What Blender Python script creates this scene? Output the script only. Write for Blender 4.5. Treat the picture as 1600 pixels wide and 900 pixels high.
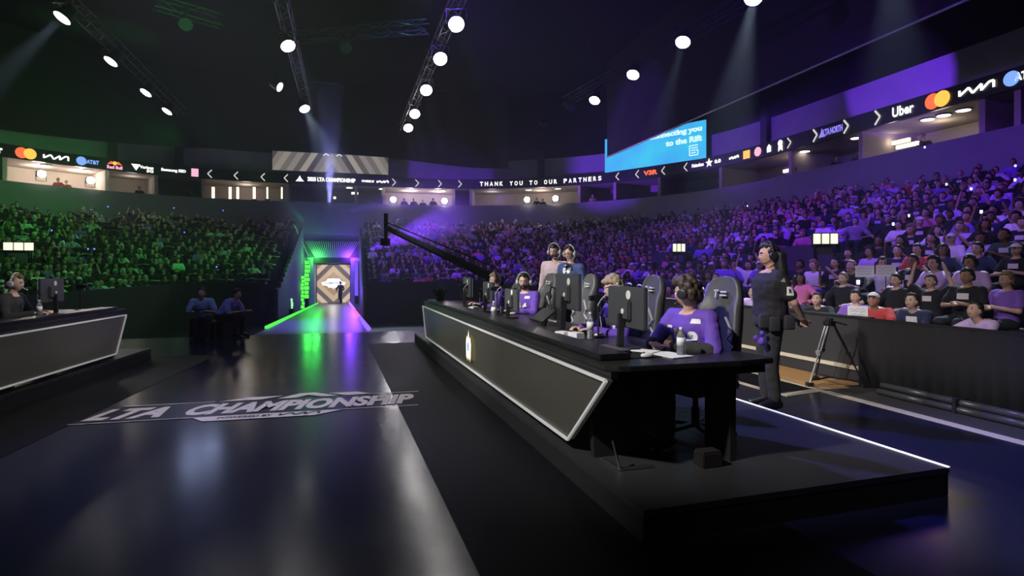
import bpy, bmesh, math, random
import numpy as np
from mathutils import Vector, Matrix, noise
from mathutils.bvhtree import BVHTree

for _o in list(bpy.data.objects):
    bpy.data.objects.remove(_o)
SC = bpy.context.scene
COL = SC.collection
R = random.Random(7)
PI = math.pi

# ------------------------------------------------------------------ frames
EB = Vector((.9636, .2675, 0)); EA = Vector((-.2675, .9636, 0))     # arena: across, along
RU = Vector((-.2990, .9542, 0)); RV = Vector((.9542, .2990, 0))     # right desk: along, across
LU = Vector((-.194, .981, 0)); LV = Vector((.981, .194, 0))         # left desk
def A(b, a, z=0.0): return EB*b + EA*a + Vector((0, 0, z))
def D(u, v, z=0.0): return RU*u + RV*v + Vector((0, 0, z))
def L(u, v, z=0.0): return LU*u + LV*v + Vector((0, 0, z))
ANG_A = math.atan2(EB.y, EB.x); ANG_R = math.atan2(RV.y, RV.x); ANG_L = math.atan2(LV.y, LV.x)

# ------------------------------------------------------------------ camera
CAM_H = 1.6
cd = bpy.data.cameras.new('camera'); cam = bpy.data.objects.new('camera', cd); COL.objects.link(cam)
cam.location = (0, 0, CAM_H); cam.rotation_euler = (PI/2, 0, 0)
cd.sensor_width = 36; cd.lens = 36*900/1600; cd.shift_y = -30/1600
cd.clip_start = .05; cd.clip_end = 400
SC.camera = cam

# ------------------------------------------------------------------ world, haze, exposure
wd = bpy.data.worlds.new('arena_air'); SC.world = wd; wd.use_nodes = True
wn = wd.node_tree; wn.nodes.clear()
wo = wn.nodes.new('ShaderNodeOutputWorld'); bg = wn.nodes.new('ShaderNodeBackground')
bg.inputs['Color'].default_value = (.010, .010, .014, 1); bg.inputs['Strength'].default_value = .05
wn.links.new(bg.outputs[0], wo.inputs['Surface'])
vs = wn.nodes.new('ShaderNodeVolumeScatter')
vs.inputs['Color'].default_value = (.9, .94, 1, 1); vs.inputs['Density'].default_value = .0015
vs.inputs['Anisotropy'].default_value = .25
wn.links.new(vs.outputs[0], wo.inputs['Volume'])
SC.view_settings.view_transform = 'Standard'; SC.view_settings.look = 'None'
SC.view_settings.exposure = 0.0; SC.view_settings.gamma = 1
SC.view_settings.use_curve_mapping = False
try:
    SC.cycles.use_denoising = True
    SC.cycles.max_bounces = 6; SC.cycles.diffuse_bounces = 2; SC.cycles.glossy_bounces = 3
    SC.cycles.volume_bounces = 0; SC.cycles.transmission_bounces = 4
    SC.cycles.sample_clamp_indirect = 4.0
except Exception:
    pass

# ------------------------------------------------------------------ washes (stage lamps with fixtures unseen, and added fills)
def spot(pos, target, color, energy, angle, blend=.5, size=.3, name='spot_lamp'):
    l = bpy.data.lights.new(name, 'SPOT'); l.color = color; l.energy = energy
    l.spot_size = math.radians(angle); l.spot_blend = blend; l.shadow_soft_size = size
    o = bpy.data.objects.new(name, l); COL.objects.link(o); o.location = pos
    o.rotation_euler = (Vector(target)-Vector(pos)).to_track_quat('-Z', 'Y').to_euler()
    return o
def point(pos, color, energy, size=.2, name='point_lamp'):
    l = bpy.data.lights.new(name, 'POINT'); l.color = color; l.energy = energy; l.shadow_soft_size = size
    o = bpy.data.objects.new(name, l); COL.objects.link(o); o.location = pos
    return o
PURPLE = (.19, .035, 1.0); GREEN = (.06, 1.0, .10); WHITE = (1, .96, .92)
# crowd on the right: violet
spot(A(3.5, 9, 12.5), A(14, 15, 2.2), PURPLE, 6400, 76, .8, .5, 'purple_wash')
spot(A(3.5, 21, 12.5), A(13, 27, 2.5), PURPLE, 3700, 64, .9, .5, 'purple_wash')
spot(A(2, 14, 12), A(6, 40, 2.5), PURPLE, 11000, 40, .9, .5, 'purple_wash')
spot(A(-2, 3, 10), A(8.8, 8.2, .8), (1, .80, .86), 1300, 42, .9, .5, 'white_wash')
spot(A(9, 12, 5.0), A(22.6, 19.6, 9.5), PURPLE, 22000, 16, .2, .2, 'purple_wash')
spot(A(-2, 34, 7.5), A(7.5, 46.4, 9.3), PURPLE, 5000, 24, .3, .2, 'purple_wash')
spot(A(0, 12, 9), A(22.2, 19, 6.0), PURPLE, 5200, 56, .9, .4, 'purple_wash')
# crowd on the left: green
spot(A(4, 12, 12.5), A(-15, 28, 2.2), GREEN, 4800, 52, .9, .5, 'green_wash')
spot(A(4, 20, 12.0), A(-12, 40, 2.6), GREEN, 900, 36, .9, .5, 'green_wash')
spot(A(-6, 24, 6.5), A(-21, 36, 9.3), GREEN, 2300, 58, .5, .3, 'green_wash')
spot(A(-3, 27, 9), A(5.5, 35, 2.5), PURPLE, 3600, 50, .9, .4, 'purple_wash')
spot(A(1, 27, 9), A(-9, 36, 2.5), GREEN, 1500, 46, .9, .4, 'green_wash')
spot(A(-1, 27, 8.5), A(-1.0, 20, -.2), (.22, .12, 1), 11000, 34, .8, .4, 'purple_wash')
# key light on the two desks
spot(A(-4.0, 2.0, 6.5), D(5.2, 2.8, 1.2), WHITE, 3400, 36, .6, .2, 'key_light')
spot(A(-5.0, 7.0, 7.0), D(8.2, 2.9, 1.3), WHITE, 3800, 32, .6, .2, 'key_light')
spot(A(4.0, 6.0, 8.0), L(9.0, -5.0, 1.2), WHITE, 2200, 14, .6, .2, 'key_light')
# stage floor: added fill that lifts the lettering, then blue washes
spot(A(-1.0, 9.5, 12.5), A(-2.0, 7.0, 0), (1, .94, .84), 2000, 32, .9, .6, 'lettering_fill')
spot(A(-4.0, 14, 12), A(-.9, 6.0, 0), (.30, .30, 1), 3600, 20, .9, .4, 'blue_wash')
spot(A(-1.0, 14, 12), A(5.0, 3.2, 0), (.22, .22, 1), 17000, 17, .9, .4, 'blue_wash')
# coloured beams standing in the haze about the tunnel
spot(A(.7, 34, 2.6), A(9.5, 36.5, 6.2), PURPLE, 26000, 26, .7, .1, 'violet_beam')
spot(A(-.2, 40, 5.4), A(4.0, 38, 6.5), PURPLE, 20000, 26, .7, .1, 'violet_beam')
spot(A(-3.2, 43, 4.9), A(-5.5, 42, 7.2), GREEN, 9000, 18, .6, .1, 'green_beam')
spot(A(-1.6, 44.4, 6.2), A(-1.6, 45.4, 11.5), (.32, .32, 1), 16000, 17, .6, .1, 'blue_beam')

# ------------------------------------------------------------------ materials
MATS = {}
def P(name, col, rough=.6, metal=0, emit=None, es=0, spec=.5, bump=0, bscale=60, var=0, aniso=0, alpha=1, trans=0, objcol=False, coat=0):
    if name in MATS: return MATS[name]
    m = bpy.data.materials.new(name); m.use_nodes = True; MATS[name] = m
    nt = m.node_tree; b = nt.nodes['Principled BSDF']
    b.inputs['Base Color'].default_value = (*col, 1); b.inputs['Roughness'].default_value = rough
    b.inputs['Metallic'].default_value = metal; b.inputs['Specular IOR Level'].default_value = spec
    b.inputs['Alpha'].default_value = alpha; b.inputs['Transmission Weight'].default_value = trans
    b.inputs['Coat Weight'].default_value = coat
    if emit: b.inputs['Emission Color'].default_value = (*emit, 1); b.inputs['Emission Strength'].default_value = es
    if aniso:
        b.inputs['Anisotropic'].default_value = aniso
        tg = nt.nodes.new('ShaderNodeTangent'); tg.direction_type = 'RADIAL'; tg.axis = 'Z'
        nt.links.new(tg.outputs[0], b.inputs['Tangent'])
    if objcol:
        oi = nt.nodes.new('ShaderNodeObjectInfo'); nt.links.new(oi.outputs['Color'], b.inputs['Base Color'])
    if bump or var:
        tc = nt.nodes.new('ShaderNodeTexCoord'); nz = nt.nodes.new('ShaderNodeTexNoise')
        nz.inputs['Scale'].default_value = bscale; nz.inputs['Detail'].default_value = 4
        nt.links.new(tc.outputs['Object'], nz.inputs['Vector'])
        if bump:
            bp = nt.nodes.new('ShaderNodeBump'); bp.inputs['Strength'].default_value = bump; bp.inputs['Distance'].default_value = .01
            nt.links.new(nz.outputs['Fac'], bp.inputs['Height']); nt.links.new(bp.outputs[0], b.inputs['Normal'])
        if var:
            mx = nt.nodes.new('ShaderNodeMix'); mx.data_type = 'RGBA'
            mx.inputs[6].default_value = (*[c*(1-var) for c in col], 1); mx.inputs[7].default_value = (*[min(1, c*(1+var)) for c in col], 1)
            nt.links.new(nz.outputs['Fac'], mx.inputs[0]); nt.links.new(mx.outputs[2], b.inputs['Base Color'])
    return m
def E(name, col, s):
    """a surface that gives off light"""
    return P(name, (0, 0, 0), .8, emit=col, es=s, spec=0)
def attr_mat(name, rough=.8):
    m = bpy.data.materials.new(name); m.use_nodes = True
    at = m.node_tree.nodes.new('ShaderNodeAttribute'); at.attribute_name = 'tint'
    b = m.node_tree.nodes['Principled BSDF']; b.inputs['Roughness'].default_value = rough
    m.node_tree.links.new(at.outputs['Color'], b.inputs['Base Color'])
    return m

BLACK = P('matte_black', (.005, .005, .0055), .7, var=.3, bscale=9)
BLACKG = P('satin_black', (.007, .007, .008), .36)
DRAPE = P('black_drape', (.011, .0105, .010), .92, bump=.3, bscale=22)
STEEL = P('brushed_steel', (.55, .55, .55), .35, 1, var=.1)
DKSTEEL = P('dark_steel', (.05, .05, .055), .45, .7, var=.2, bscale=20)
SKIN = P('skin', (.56, .33, .24), .55, var=.08, bscale=30)
CLOTH = P('dyed_cloth', (.5, .5, .5), .9, objcol=True)
HAIRM = P('dyed_hair', (.05, .04, .03), .6, objcol=True)
SKINC = P('toned_skin', (.5, .3, .2), .6, objcol=True)
WHITEP = P('white_paper', (.8, .8, .82), .7, var=.05)

# ------------------------------------------------------------------ mesh builder
class MB:
    def __init__(s): s.v = []; s.f = []
    def add(s, vs, fs):
        n = len(s.v); s.v += [tuple(v) for v in vs]; s.f += [tuple(i+n for i in f) for f in fs]; return s
    def box(s, c, size, M=None):
        x, y, z = [d/2 for d in size]; c = Vector(c)
        vs = [Vector((i*x, j*y, k*z)) for k in (-1, 1) for j in (-1, 1) for i in (-1, 1)]
        if M is not None: vs = [M @ v for v in vs]
        return s.add([c+v for v in vs], [(0, 2, 3, 1), (4, 5, 7, 6), (0, 1, 5, 4), (1, 3, 7, 5), (3, 2, 6, 7), (2, 0, 4, 6)])
    def bar(s, p, q, w, h=None, up=(0, 0, 1)):
        p, q = Vector(p), Vector(q); d = (q-p); ln = d.length
        if ln < 1e-6: return s
        d /= ln; upv = Vector(up)
        if abs(d.dot(upv)) > .98: upv = Vector((1, 0, 0))
        r = d.cross(upv).normalized(); t = r.cross(d)
        return s.box((p+q)/2, (w, ln, h or w), Matrix((r, d, t)).transposed())
    def tube(s, p, q, r0, r1=None, n=8):
        p, q = Vector(p), Vector(q); r1 = r0 if r1 is None else r1
        d = (q-p).normalized(); a = d.orthogonal().normalized(); b = d.cross(a)
        vs = [p+(a*math.cos(2*PI*i/n)+b*math.sin(2*PI*i/n))*r0 for i in range(n)]
        vs += [q+(a*math.cos(2*PI*i/n)+b*math.sin(2*PI*i/n))*r1 for i in range(n)]
        fs = [(i, (i+1) % n, n+(i+1) % n, n+i) for i in range(n)] + [tuple(reversed(range(n))), tuple(range(n, 2*n))]
        return s.add(vs, fs)
    def path(s, pts, r, n=6):
        for p, q in zip(pts[:-1], pts[1:]): s.tube(p, q, r, r, n)
        return s
    def lathe(s, prof, c=(0, 0, 0), n=16, M=None):
        c = Vector(c); vs = []
        for (r, z) in prof:
            for i in range(n):
                v = Vector((r*math.cos(2*PI*i/n), r*math.sin(2*PI*i/n), z))
                vs.append(c+(M @ v if M is not None else v))
        m = len(prof)
        fs = [(j*n+i, j*n+(i+1) % n, (j+1)*n+(i+1) % n, (j+1)*n+i) for j in range(m-1) for i in range(n)]
        fs += [tuple(reversed(range(n))), tuple(range((m-1)*n, m*n))]
        return s.add(vs, fs)
    def ball(s, c, r, n=10, m=7, sc=(1, 1, 1), M=None):
        c = Vector(c); vs = [Vector((0, 0, 1))]
        for j in range(1, m):
            t = PI*j/m
            vs += [Vector((math.sin(t)*math.cos(2*PI*i/n), math.sin(t)*math.sin(2*PI*i/n), math.cos(t))) for i in range(n)]
        vs.append(Vector((0, 0, -1)))
        vs = [Vector((v.x*sc[0], v.y*sc[1], v.z*sc[2]))*r for v in vs]
        if M is not None: vs = [M @ v for v in vs]
        fs = [(0, 1+i, 1+(i+1) % n) for i in range(n)]
        for j in range(m-2):
            o = 1+j*n
            fs += [(o+i, o+n+i, o+n+(i+1) % n, o+(i+1) % n) for i in range(n)]
        o = 1+(m-2)*n
        fs += [(o+i, len(vs)-1, o+(i+1) % n) for i in range(n)]
        return s.add([c+v for v in vs], fs)
    def capsule(s, p, q, r0, r1, n=10):
        p, q = Vector(p), Vector(q)
        s.ball(p, r0, n, 6); s.ball(q, r1, n, 6)
        if (q-p).length > 1e-4: s.tube(p, q, r0, r1, n)
        return s
    def loft(s, rings):
        """closed rings of equal length, capped"""
        n = len(rings[0]); vs = [v for r in rings for v in r]
        fs = [(j*n+i, j*n+(i+1) % n, (j+1)*n+(i+1) % n, (j+1)*n+i) for j in range(len(rings)-1) for i in range(n)]
        fs += [tuple(reversed(range(n))), tuple(range((len(rings)-1)*n, len(rings)*n))]
        return s.add(vs, fs)
    def prism(s, poly, z0, z1, M=None):
        n = len(poly); vs = [Vector((x, y, z0)) for x, y in poly]+[Vector((x, y, z1)) for x, y in poly]
        if M is not None: vs = [M @ v for v in vs]
        return s.add(vs, [(i, (i+1) % n, n+(i+1) % n, n+i) for i in range(n)]+[tuple(reversed(range(n))), tuple(range(n, 2*n))])
    def mesh(s, name='m'):
        me = bpy.data.meshes.new(name); me.from_pydata(s.v, [], s.f); me.update(); return me
    def build(s, name, mat, parent=None, smooth=False, bevel=0):
        me = s.mesh(name)
        bm = bmesh.new(); bm.from_mesh(me)
        bmesh.ops.recalc_face_normals(bm, faces=bm.faces)
        if bevel:
            es = [e for e in bm.edges if len(e.link_faces) == 2 and e.calc_face_angle(0) > .6]
            bmesh.ops.bevel(bm, geom=es, offset=bevel, segments=2, affect='EDGES', clamp_overlap=True)
        bm.to_mesh(me); bm.free()
        return link(name, me, mat, parent, smooth)
def link(name, me, mat, parent=None, smooth=False):
    if mat is not None:
        me.materials.clear(); me.materials.append(mat)
    if smooth:
        me.polygons.foreach_set('use_smooth', [True]*len(me.polygons))
    o = bpy.data.objects.new(name, me); COL.objects.link(o)
    if parent is not None: o.parent = parent
    return o
def thing(name, label, cat, loc=(0, 0, 0), rz=0, group=None):
    o = bpy.data.objects.new(name, None); COL.objects.link(o); o.empty_display_size = .1
    o.location = loc; o.rotation_euler = (0, 0, rz)
    return tag(o, label, cat, group)
def tag(o, label, cat, group=None):
    o['label'] = label; o['category'] = cat
    if group: o['group'] = group
    return o
def struct(o): o['kind'] = 'structure'; return o
def copy_tree(o, label=None, loc=None, rz=None, parent=None):
    c = o.copy(); COL.objects.link(c)
    if parent is not None: c.parent = parent
    if label: c['label'] = label
    if loc is not None: c.location = loc
    if rz is not None: c.rotation_euler = (0, 0, rz)
    for ch in list(o.children): copy_tree(ch, parent=c)
    return c
def evaluated(me, mods):
    o = bpy.data.objects.new('tmp', me); COL.objects.link(o)
    for kind, props in mods:
        m = o.modifiers.new(kind, kind)
        for k, v in props.items(): setattr(m, k, v)
    dg = bpy.context.evaluated_depsgraph_get()
    r = bpy.data.meshes.new_from_object(o.evaluated_get(dg))
    bpy.data.objects.remove(o); return r
def text_mesh(s, bold=0, shear=0, space=1.0):
    cu = bpy.data.curves.new('t', 'FONT'); cu.body = s; cu.size = 1; cu.offset = bold; cu.shear = shear
    cu.space_character = space; cu.resolution_u = 3; cu.extrude = 0; cu.fill_mode = 'FRONT'
    o = bpy.data.objects.new('t', cu); COL.objects.link(o)
    dg = bpy.context.evaluated_depsgraph_get()
    me = bpy.data.meshes.new_from_object(o.evaluated_get(dg)); bpy.data.objects.remove(o)
    co = np.empty(len(me.vertices)*3); me.vertices.foreach_get('co', co); co = co.reshape(-1, 3)
    lo, hi = co.min(0), co.max(0)
    co[:, 0] = (co[:, 0]-lo[0])/(hi[0]-lo[0]); co[:, 1] = (co[:, 1]-lo[1])/(hi[1]-lo[1])
    return co, me
def text(s, w, h, M, mat, parent=None, name='lettering', bold=.02, shear=0, space=1.0, thick=0):
    """lettering w wide and h high, its lower left corner at M's origin"""
    co, me = text_mesh(s, bold, shear, space)
    co = co*np.array([w, h, 1.0]); co[:, 2] = 0
    m = np.array(M); co = co @ m[:3, :3].T + m[:3, 3]
    me.vertices.foreach_set('co', co.ravel()); me.update()
    o = link(name, me, mat, parent)
    if thick:
        md = o.modifiers.new('thick', 'SOLIDIFY'); md.thickness = thick; md.offset = 0
    return o
def frame(origin, right, up):
    right = Vector(right).normalized(); up = Vector(up).normalized(); n = right.cross(up)
    M = Matrix((right, up, n)).transposed().to_4x4(); M.translation = Vector(origin); return M
def strokes(lines, w, M, name, mat, parent, sx=1, sy=1, thick=.012):
    b = MB()
    for ln in lines:
        for p, q in zip(ln[:-1], ln[1:]):
            b.bar((p[0]*sx, p[1]*sy, 0), (q[0]*sx, q[1]*sy, 0), w, thick, up=(0, 0, 1))
    b.v = [tuple(M @ Vector(v)) for v in b.v]
    return b.build(name, mat, parent)
def disc(c, r, M, z=0, n=20, b=None):
    b = b or MB(); vs = [M @ Vector((c[0]+r*math.cos(2*PI*i/n), c[1]+r*math.sin(2*PI*i/n), z)) for i in range(n)]
    vs2 = [M @ Vector((c[0]+r*math.cos(2*PI*i/n), c[1]+r*math.sin(2*PI*i/n), z-.015)) for i in range(n)]
    return b.add(vs+vs2, [tuple(range(n)), tuple(reversed(range(n, 2*n)))]+[(i, n+i, n+(i+1) % n, (i+1) % n) for i in range(n)])

# ------------------------------------------------------------------ the bowl: concentric rounded ring
B0, CXR, CXL, CA, ALO = -.5, 4.0, -5.0, 27.4, -6.0
def ring(r, step=.6):
    """points of the ring at radius r: right side, far curve, left side -> list of (b, a, nb, na), inward normal"""
    pts = []
    n = max(2, int((CA-ALO)/step))
    for i in range(n): pts.append((CXR+r, ALO+(CA-ALO)*i/n, -1.0, 0.0))
    m = max(3, int(r*PI/2/step))
    for i in range(m):
        t = PI/2*i/m; pts.append((CXR+r*math.cos(t), CA+r*math.sin(t), -math.cos(t), -math.sin(t)))
    k = max(2, int((CXR-CXL)/step))
    for i in range(k): pts.append((CXR+(CXL-CXR)*i/k, CA+r, 0.0, -1.0))
    for i in range(m):
        t = PI/2+PI/2*i/m; pts.append((CXL+r*math.cos(t), CA+r*math.sin(t), -math.cos(t), -math.sin(t)))
    for i in range(n+1): pts.append((CXL-r, CA+(ALO-CA)*i/n, 1.0, 0.0))
    return pts
def ring_wall(mb, r, z0, z1, thick=.15, step=.8, keep=None):
    """vertical band, thickness outward"""
    runs, cur = [], []
    for p in ring(r, step):
        if keep is None or keep(p): cur.append(p)
        elif cur: runs.append(cur); cur = []
    if cur: runs.append(cur)
    for run in runs:
        if len(run) < 2: continue
        rings = []
        for b, a, nb, na in run:
            o = (-nb*thick, -na*thick)
            rings.append([A(b, a, z0), A(b, a, z1), A(b+o[0], a+o[1], z1), A(b+o[0], a+o[1], z0)])
        mb.loft(rings)
    return mb
def ring_at(px, r):
    """where the ring of radius r stands in the direction of picture column px"""
    best = None
    for p in ring(r, .1):
        w = A(p[0], p[1])
        if w.y < 2: continue
        e = abs(800+900*w.x/w.y-px)
        if best is None or e < best[0]: best = (e, p, w)
    return best[1], best[2]
def ring_frame(px, r, z):
    p, w = ring_at(px, r)
    n = EB*p[2]+EA*p[3]; right = -(n.cross(Vector((0, 0, 1))))
    M = Matrix((right, Vector((0, 0, 1)), n)).transposed().to_4x4()
    M.translation = Vector((w.x, w.y, z)); return M
GAP = (-3.5, .55)                                  # the tunnel's channel through the far stand
def not_gap(p): return not (p[1] > CA and GAP[0] < p[0] < GAP[1])
PIT = -1.2
# ================================================================== STRUCTURE
def floor_material():
    m = P('court_vinyl', (.010, .012, .045), .3, spec=.6)
    nt = m.node_tree; b = nt.nodes['Principled BSDF']
    tc = nt.nodes.new('ShaderNodeTexCoord')
    n1 = nt.nodes.new('ShaderNodeTexNoise'); n1.inputs['Scale'].default_value = 1.1; n1.inputs['Detail'].default_value = 6
    nt.links.new(tc.outputs['Object'], n1.inputs['Vector'])
    mr = nt.nodes.new('ShaderNodeMapRange'); mr.inputs[1].default_value = .3; mr.inputs[2].default_value = .7
    mr.inputs[3].default_value = .17; mr.inputs[4].default_value = .22
    nt.links.new(n1.outputs['Fac'], mr.inputs[0]); nt.links.new(mr.outputs[0], b.inputs['Roughness'])
    n2 = nt.nodes.new('ShaderNodeTexNoise'); n2.inputs['Scale'].default_value = 7; n2.inputs['Detail'].default_value = 3
    nt.links.new(tc.outputs['Object'], n2.inputs['Vector'])
    mx = nt.nodes.new('ShaderNodeMix'); mx.data_type = 'RGBA'
    mx.inputs[6].default_value = (.007, .008, .028, 1); mx.inputs[7].default_value = (.012, .013, .042, 1)
    nt.links.new(n2.outputs['Fac'], mx.inputs[0]); nt.links.new(mx.outputs[2], b.inputs['Base Color'])
    return m
FLOORM = floor_material()
def slab(b0, b1, a0, a1, z0, z1):
    mb = MB(); vs = [A(b, a, z) for z in (z0, z1) for b, a in ((b0, a0), (b1, a0), (b1, a1), (b0, a1))]
    return mb.add(vs, [(3, 2, 1, 0), (4, 5, 6, 7), (0, 1, 5, 4), (1, 2, 6, 5), (2, 3, 7, 6), (3, 0, 4, 7)])
struct(slab(-7.85, 6.85, -6, 15.0, -.12, 0).build('floor', FLOORM))
struct(slab(-40, 40, -9, 60, PIT-.2, PIT).build('ground', P('pit_concrete', (.012, .012, .014), .8, var=.3, bscale=2)))
ROOFM = P('roof_black', (.003, .003, .003), .95, spec=.1)
struct(slab(-40, 40, -9, 60, 15.5, 15.8).build('ceiling', ROOFM))
mb = slab(-40, 40, -9.3, -9, PIT, 15.5); struct(mb.build('wall_rear', ROOFM))
mb = MB(); ring_wall(mb, 26, PIT, 15.5, .3, 2.0); struct(mb.build('wall_outer', ROOFM))

# flat black strips beside the two platforms
STRIPM = P('strip_black', (.004, .004, .005), .55, spec=.12, var=.3, bscale=4)
def quad_slab(pts, z0, z1):
    mb = MB(); n = len(pts)
    return mb.add([Vector((p.x, p.y, z0)) for p in pts]+[Vector((p.x, p.y, z1)) for p in pts],
                  [tuple(reversed(range(n))), tuple(range(n, 2*n))]+[(i, (i+1) % n, n+(i+1) % n, n+i) for i in range(n)])
struct(quad_slab([D(-2.5, .74), D(-2.5, 2.7), D(3.6, 2.7), D(3.6, 1.9), D(12.6, 1.9), D(12.6, .74)], .0, .004).build('trim_1', STRIPM))
struct(quad_slab([L(.5, -3.30), L(11.6, -3.30), L(11.6, -6.6), L(.5, -6.6)], .0, .004).build('trim_2', STRIPM))
CREAM = P('cream_paint', (.62, .56, .44), .45, var=.1)
WOOD = P('maple_boards', (.46, .26, .09), .42, var=.25, bscale=14)
struct(slab(5.87, 6.01, -3, 6.15, 0, .004).build('trim_3', CREAM))
struct(slab(5.90, 5.97, 6.15, 12, 0, .004).build('trim_4', CREAM))
struct(quad_slab([A(5.92, 6.15), A(5.24, 6.02), A(5.24, 6.16), A(5.86, 6.3)], .0, .0045).build('trim_5', CREAM))
struct(slab(5.20, 5.30, 6.1, 12, 0, .0042).build('trim_6', CREAM))
struct(slab(5.30, 5.90, 6.3, 12, 0, .003).build('trim_7', STRIPM))
ap = bpy.data.objects.new('trim_8', None); COL.objects.link(ap); ap['kind'] = 'structure'   # maple apron, board by board
for i in range(9):
    b0 = 5.98+i*.093
    slab(b0, b0+.090, 6.35-(.12 if i < 5 else .0), 12, 0, .006).build('plank', WOOD, ap)
struct(slab(6.04, 6.84, -4, 6.2, 0, .012).build('trim_9', P('grey_matting', (.035, .032, .03), .85, bump=.4, bscale=40)))

# ---- dasher boards and the black drape in front of the crowd
def barrier(name, label, pieces, group):
    t = thing(name, label, 'barrier', A(*pieces[0][:2]), 0, group)
    return t
GREYB = P('dasher_grey', (.03, .03, .032), .6, var=.15, bscale=6)
t = thing('dasher_board', 'dark grey dasher wall with a cream kick strip beyond the tripod', 'barrier', A(6.85, 6.4), ANG_A)
for i in range(5):
    MB().box((.06, .8+i*1.7, .45), (.10, 1.68, .90)).build('board_panel', GREYB, t)
MB().box((-.005, 4.2, .20), (.03, 8.4, .055)).build('kick_strip', CREAM, t)
MB().box((.06, 4.2, .915), (.14, 8.5, .03)).build('cap_rail', BLACK, t)
def pleat_panel(mb, ln, h, z0, k):
    n = 40; f, bk = [], []
    for i in range(n+1):
        y = ln*i/n; x = .018*math.sin(i*1.9+k)+.010*math.sin(i*.7+2*k)
        f.append((x, y)); bk.append((x+.03, y))
    rings = []
    for (x, y), (x2, y2) in zip(f, bk): rings.append([Vector((x, y, z0)), Vector((x*.4, y, z0+h)), Vector((.03, y2, z0+h)), Vector((x2, y2, z0))])
    return mb.loft(rings)
for k in range(4):
    a0 = 6.38-(k+1)*2.1
    t = thing('crowd_barrier', ['black pleated drape barrier beside the camera tripod', 'black draped barrier second from the tripod, under the white capped fans',
              'black draped barrier third along from the tripod', 'black draped barrier last in the row before the picture edge'][k], 'barrier', A(6.70, a0), ANG_A, 'draped barriers before the crowd')
    pleat_panel(MB(), 2.08, .90, 0.0, k*1.3).build('drape', DRAPE, t, True)
    MB().box((.05, 1.04, .915), (.10, 2.08, .03)).build('top_rail', BLACK, t)
    for y in (.05, 2.03): MB().box((.08, y, .45), (.04, .04, .9)).build('post', BLACK, t)
mb = MB(); ring_wall(mb, 2.85, PIT, .93, .1, .8, lambda p: (p[1] > 14.9 or p[0] < 0) and not_gap(p))
struct(mb.build('wall_barrier', DRAPE))

# ---- terraces
NR, DR, R0, Z0, DZ = 17, .88, 3.3, .10, .253
def row_r(i): return R0+i*DR
def row_z(i): return Z0+i*DZ
CONC = P('terrace_concrete', (.035, .034, .036), .85, var=.25, bscale=3)
SEATM = P('seat_plastic', (.016, .017, .024), .5)
gs = bpy.data.objects.new('grandstand', None); COL.objects.link(gs); gs['kind'] = 'structure'
for i in range(NR):
    for side in (1, -1):
        k = (lambda p: not_gap(p) and p[0] > -1.5) if side > 0 else (lambda p: not_gap(p) and p[0] < -1.5)
        mb = MB(); ring_wall(mb, row_r(i), row_z(i)-.7, row_z(i), DR+.02, 1.0, k); mb.build('terrace_step', CONC, gs)
        mb = MB(); ring_wall(mb, row_r(i)+.42, row_z(i), row_z(i)+.42, .42, 1.0, k); mb.build('bench_row', SEATM, gs)
PARA = P('parapet_paint', (.24, .22, .26), .75, var=.12, bscale=2)
mb = MB(); ring_wall(mb, 18.55, 4.2, 6.65, .25, .8); struct(mb.build('wall_parapet', PARA))
for b0, b1 in ((GAP[0]-.15, GAP[0]), (GAP[1], GAP[1]+.15)):          # cheeks of the tunnel's channel
    poly = [(30.3, PIT), (30.3, .6)]+[p for i in range(NR) for p in ((CA+row_r(i), row_z(i)+.55), (CA+row_r(i)+DR, row_z(i)+.55))]+[(46.2, PIT)]
    mb = MB(); n = len(poly)
    mb.add([A(b0, a, z) for a, z in poly]+[A(b1, a, z) for a, z in poly],
           [tuple(range(n)), tuple(reversed(range(n, 2*n)))]+[(i, n+i, n+(i+1) % n, (i+1) % n) for i in range(n)])
    struct(mb.build('wall_channel', P('channel_dark', (.09, .09, .09), .8)))

SUITED = P('suite_dark', (.06, .055, .05), .8)
# ---- portal of the tunnel at the far end
TW = (-2.78, -.12)
struct(slab(GAP[0], TW[0], 46.1, 46.4, PIT, 2.45).build('wall_portal_left', PARA))
struct(slab(TW[1], GAP[1], 46.1, 46.4, PIT, 2.45).build('wall_portal_right', PARA))
struct(slab(GAP[0], GAP[1], 46.1, 46.4, 3.72, 6.6).build('wall_portal_upper', PARA))
struct(slab(GAP[0], GAP[1], 46.32, 46.5, 2.4, 3.75).build('wall_portal_recess', SUITED))  # dark material puts the shade behind the slats into colour
struct(slab(TW[0], TW[1], 46.0, 49.6, 2.02, 2.42).build('beam', BLACK))
struct(slab(TW[0]-.2, TW[0], 46.4, 49.6, PIT, 2.4).build('wall_tunnel_left', PARA))
struct(slab(TW[1], TW[1]+.2, 46.4, 49.6, PIT, 2.4).build('wall_tunnel_right', PARA))
t = thing('fan_grille', 'fan of radiating pale slats above the tunnel mouth, lit green and violet', 'grille', A(-1.45, 46.05, 2.45), ANG_A)
for i in range(25):
    x = -1.95+i*3.9/24; xb = x*.62
    MB().bar((xb, 0, .02), (x, 0, 1.24), .035, .16, up=(0, 1, 0)).build('slat', P('pale_metal', (.5, .5, .5), .5), t)
MB().box((0, .0, 1.27), (4.0, .2, .05)).build('top_rail', DKSTEEL, t)
point(A(-2.6, 45.6, 2.5), GREEN, 170, .1, 'green_uplight'); point(A(-.2, 45.6, 2.5), PURPLE, 300, .1, 'purple_uplight')
point(A(-3.0, 43.8, .3), GREEN, 30, .15, 'green_uplight'); point(A(.1, 43.5, .6), PURPLE, 260, .15, 'purple_uplight')
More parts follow.
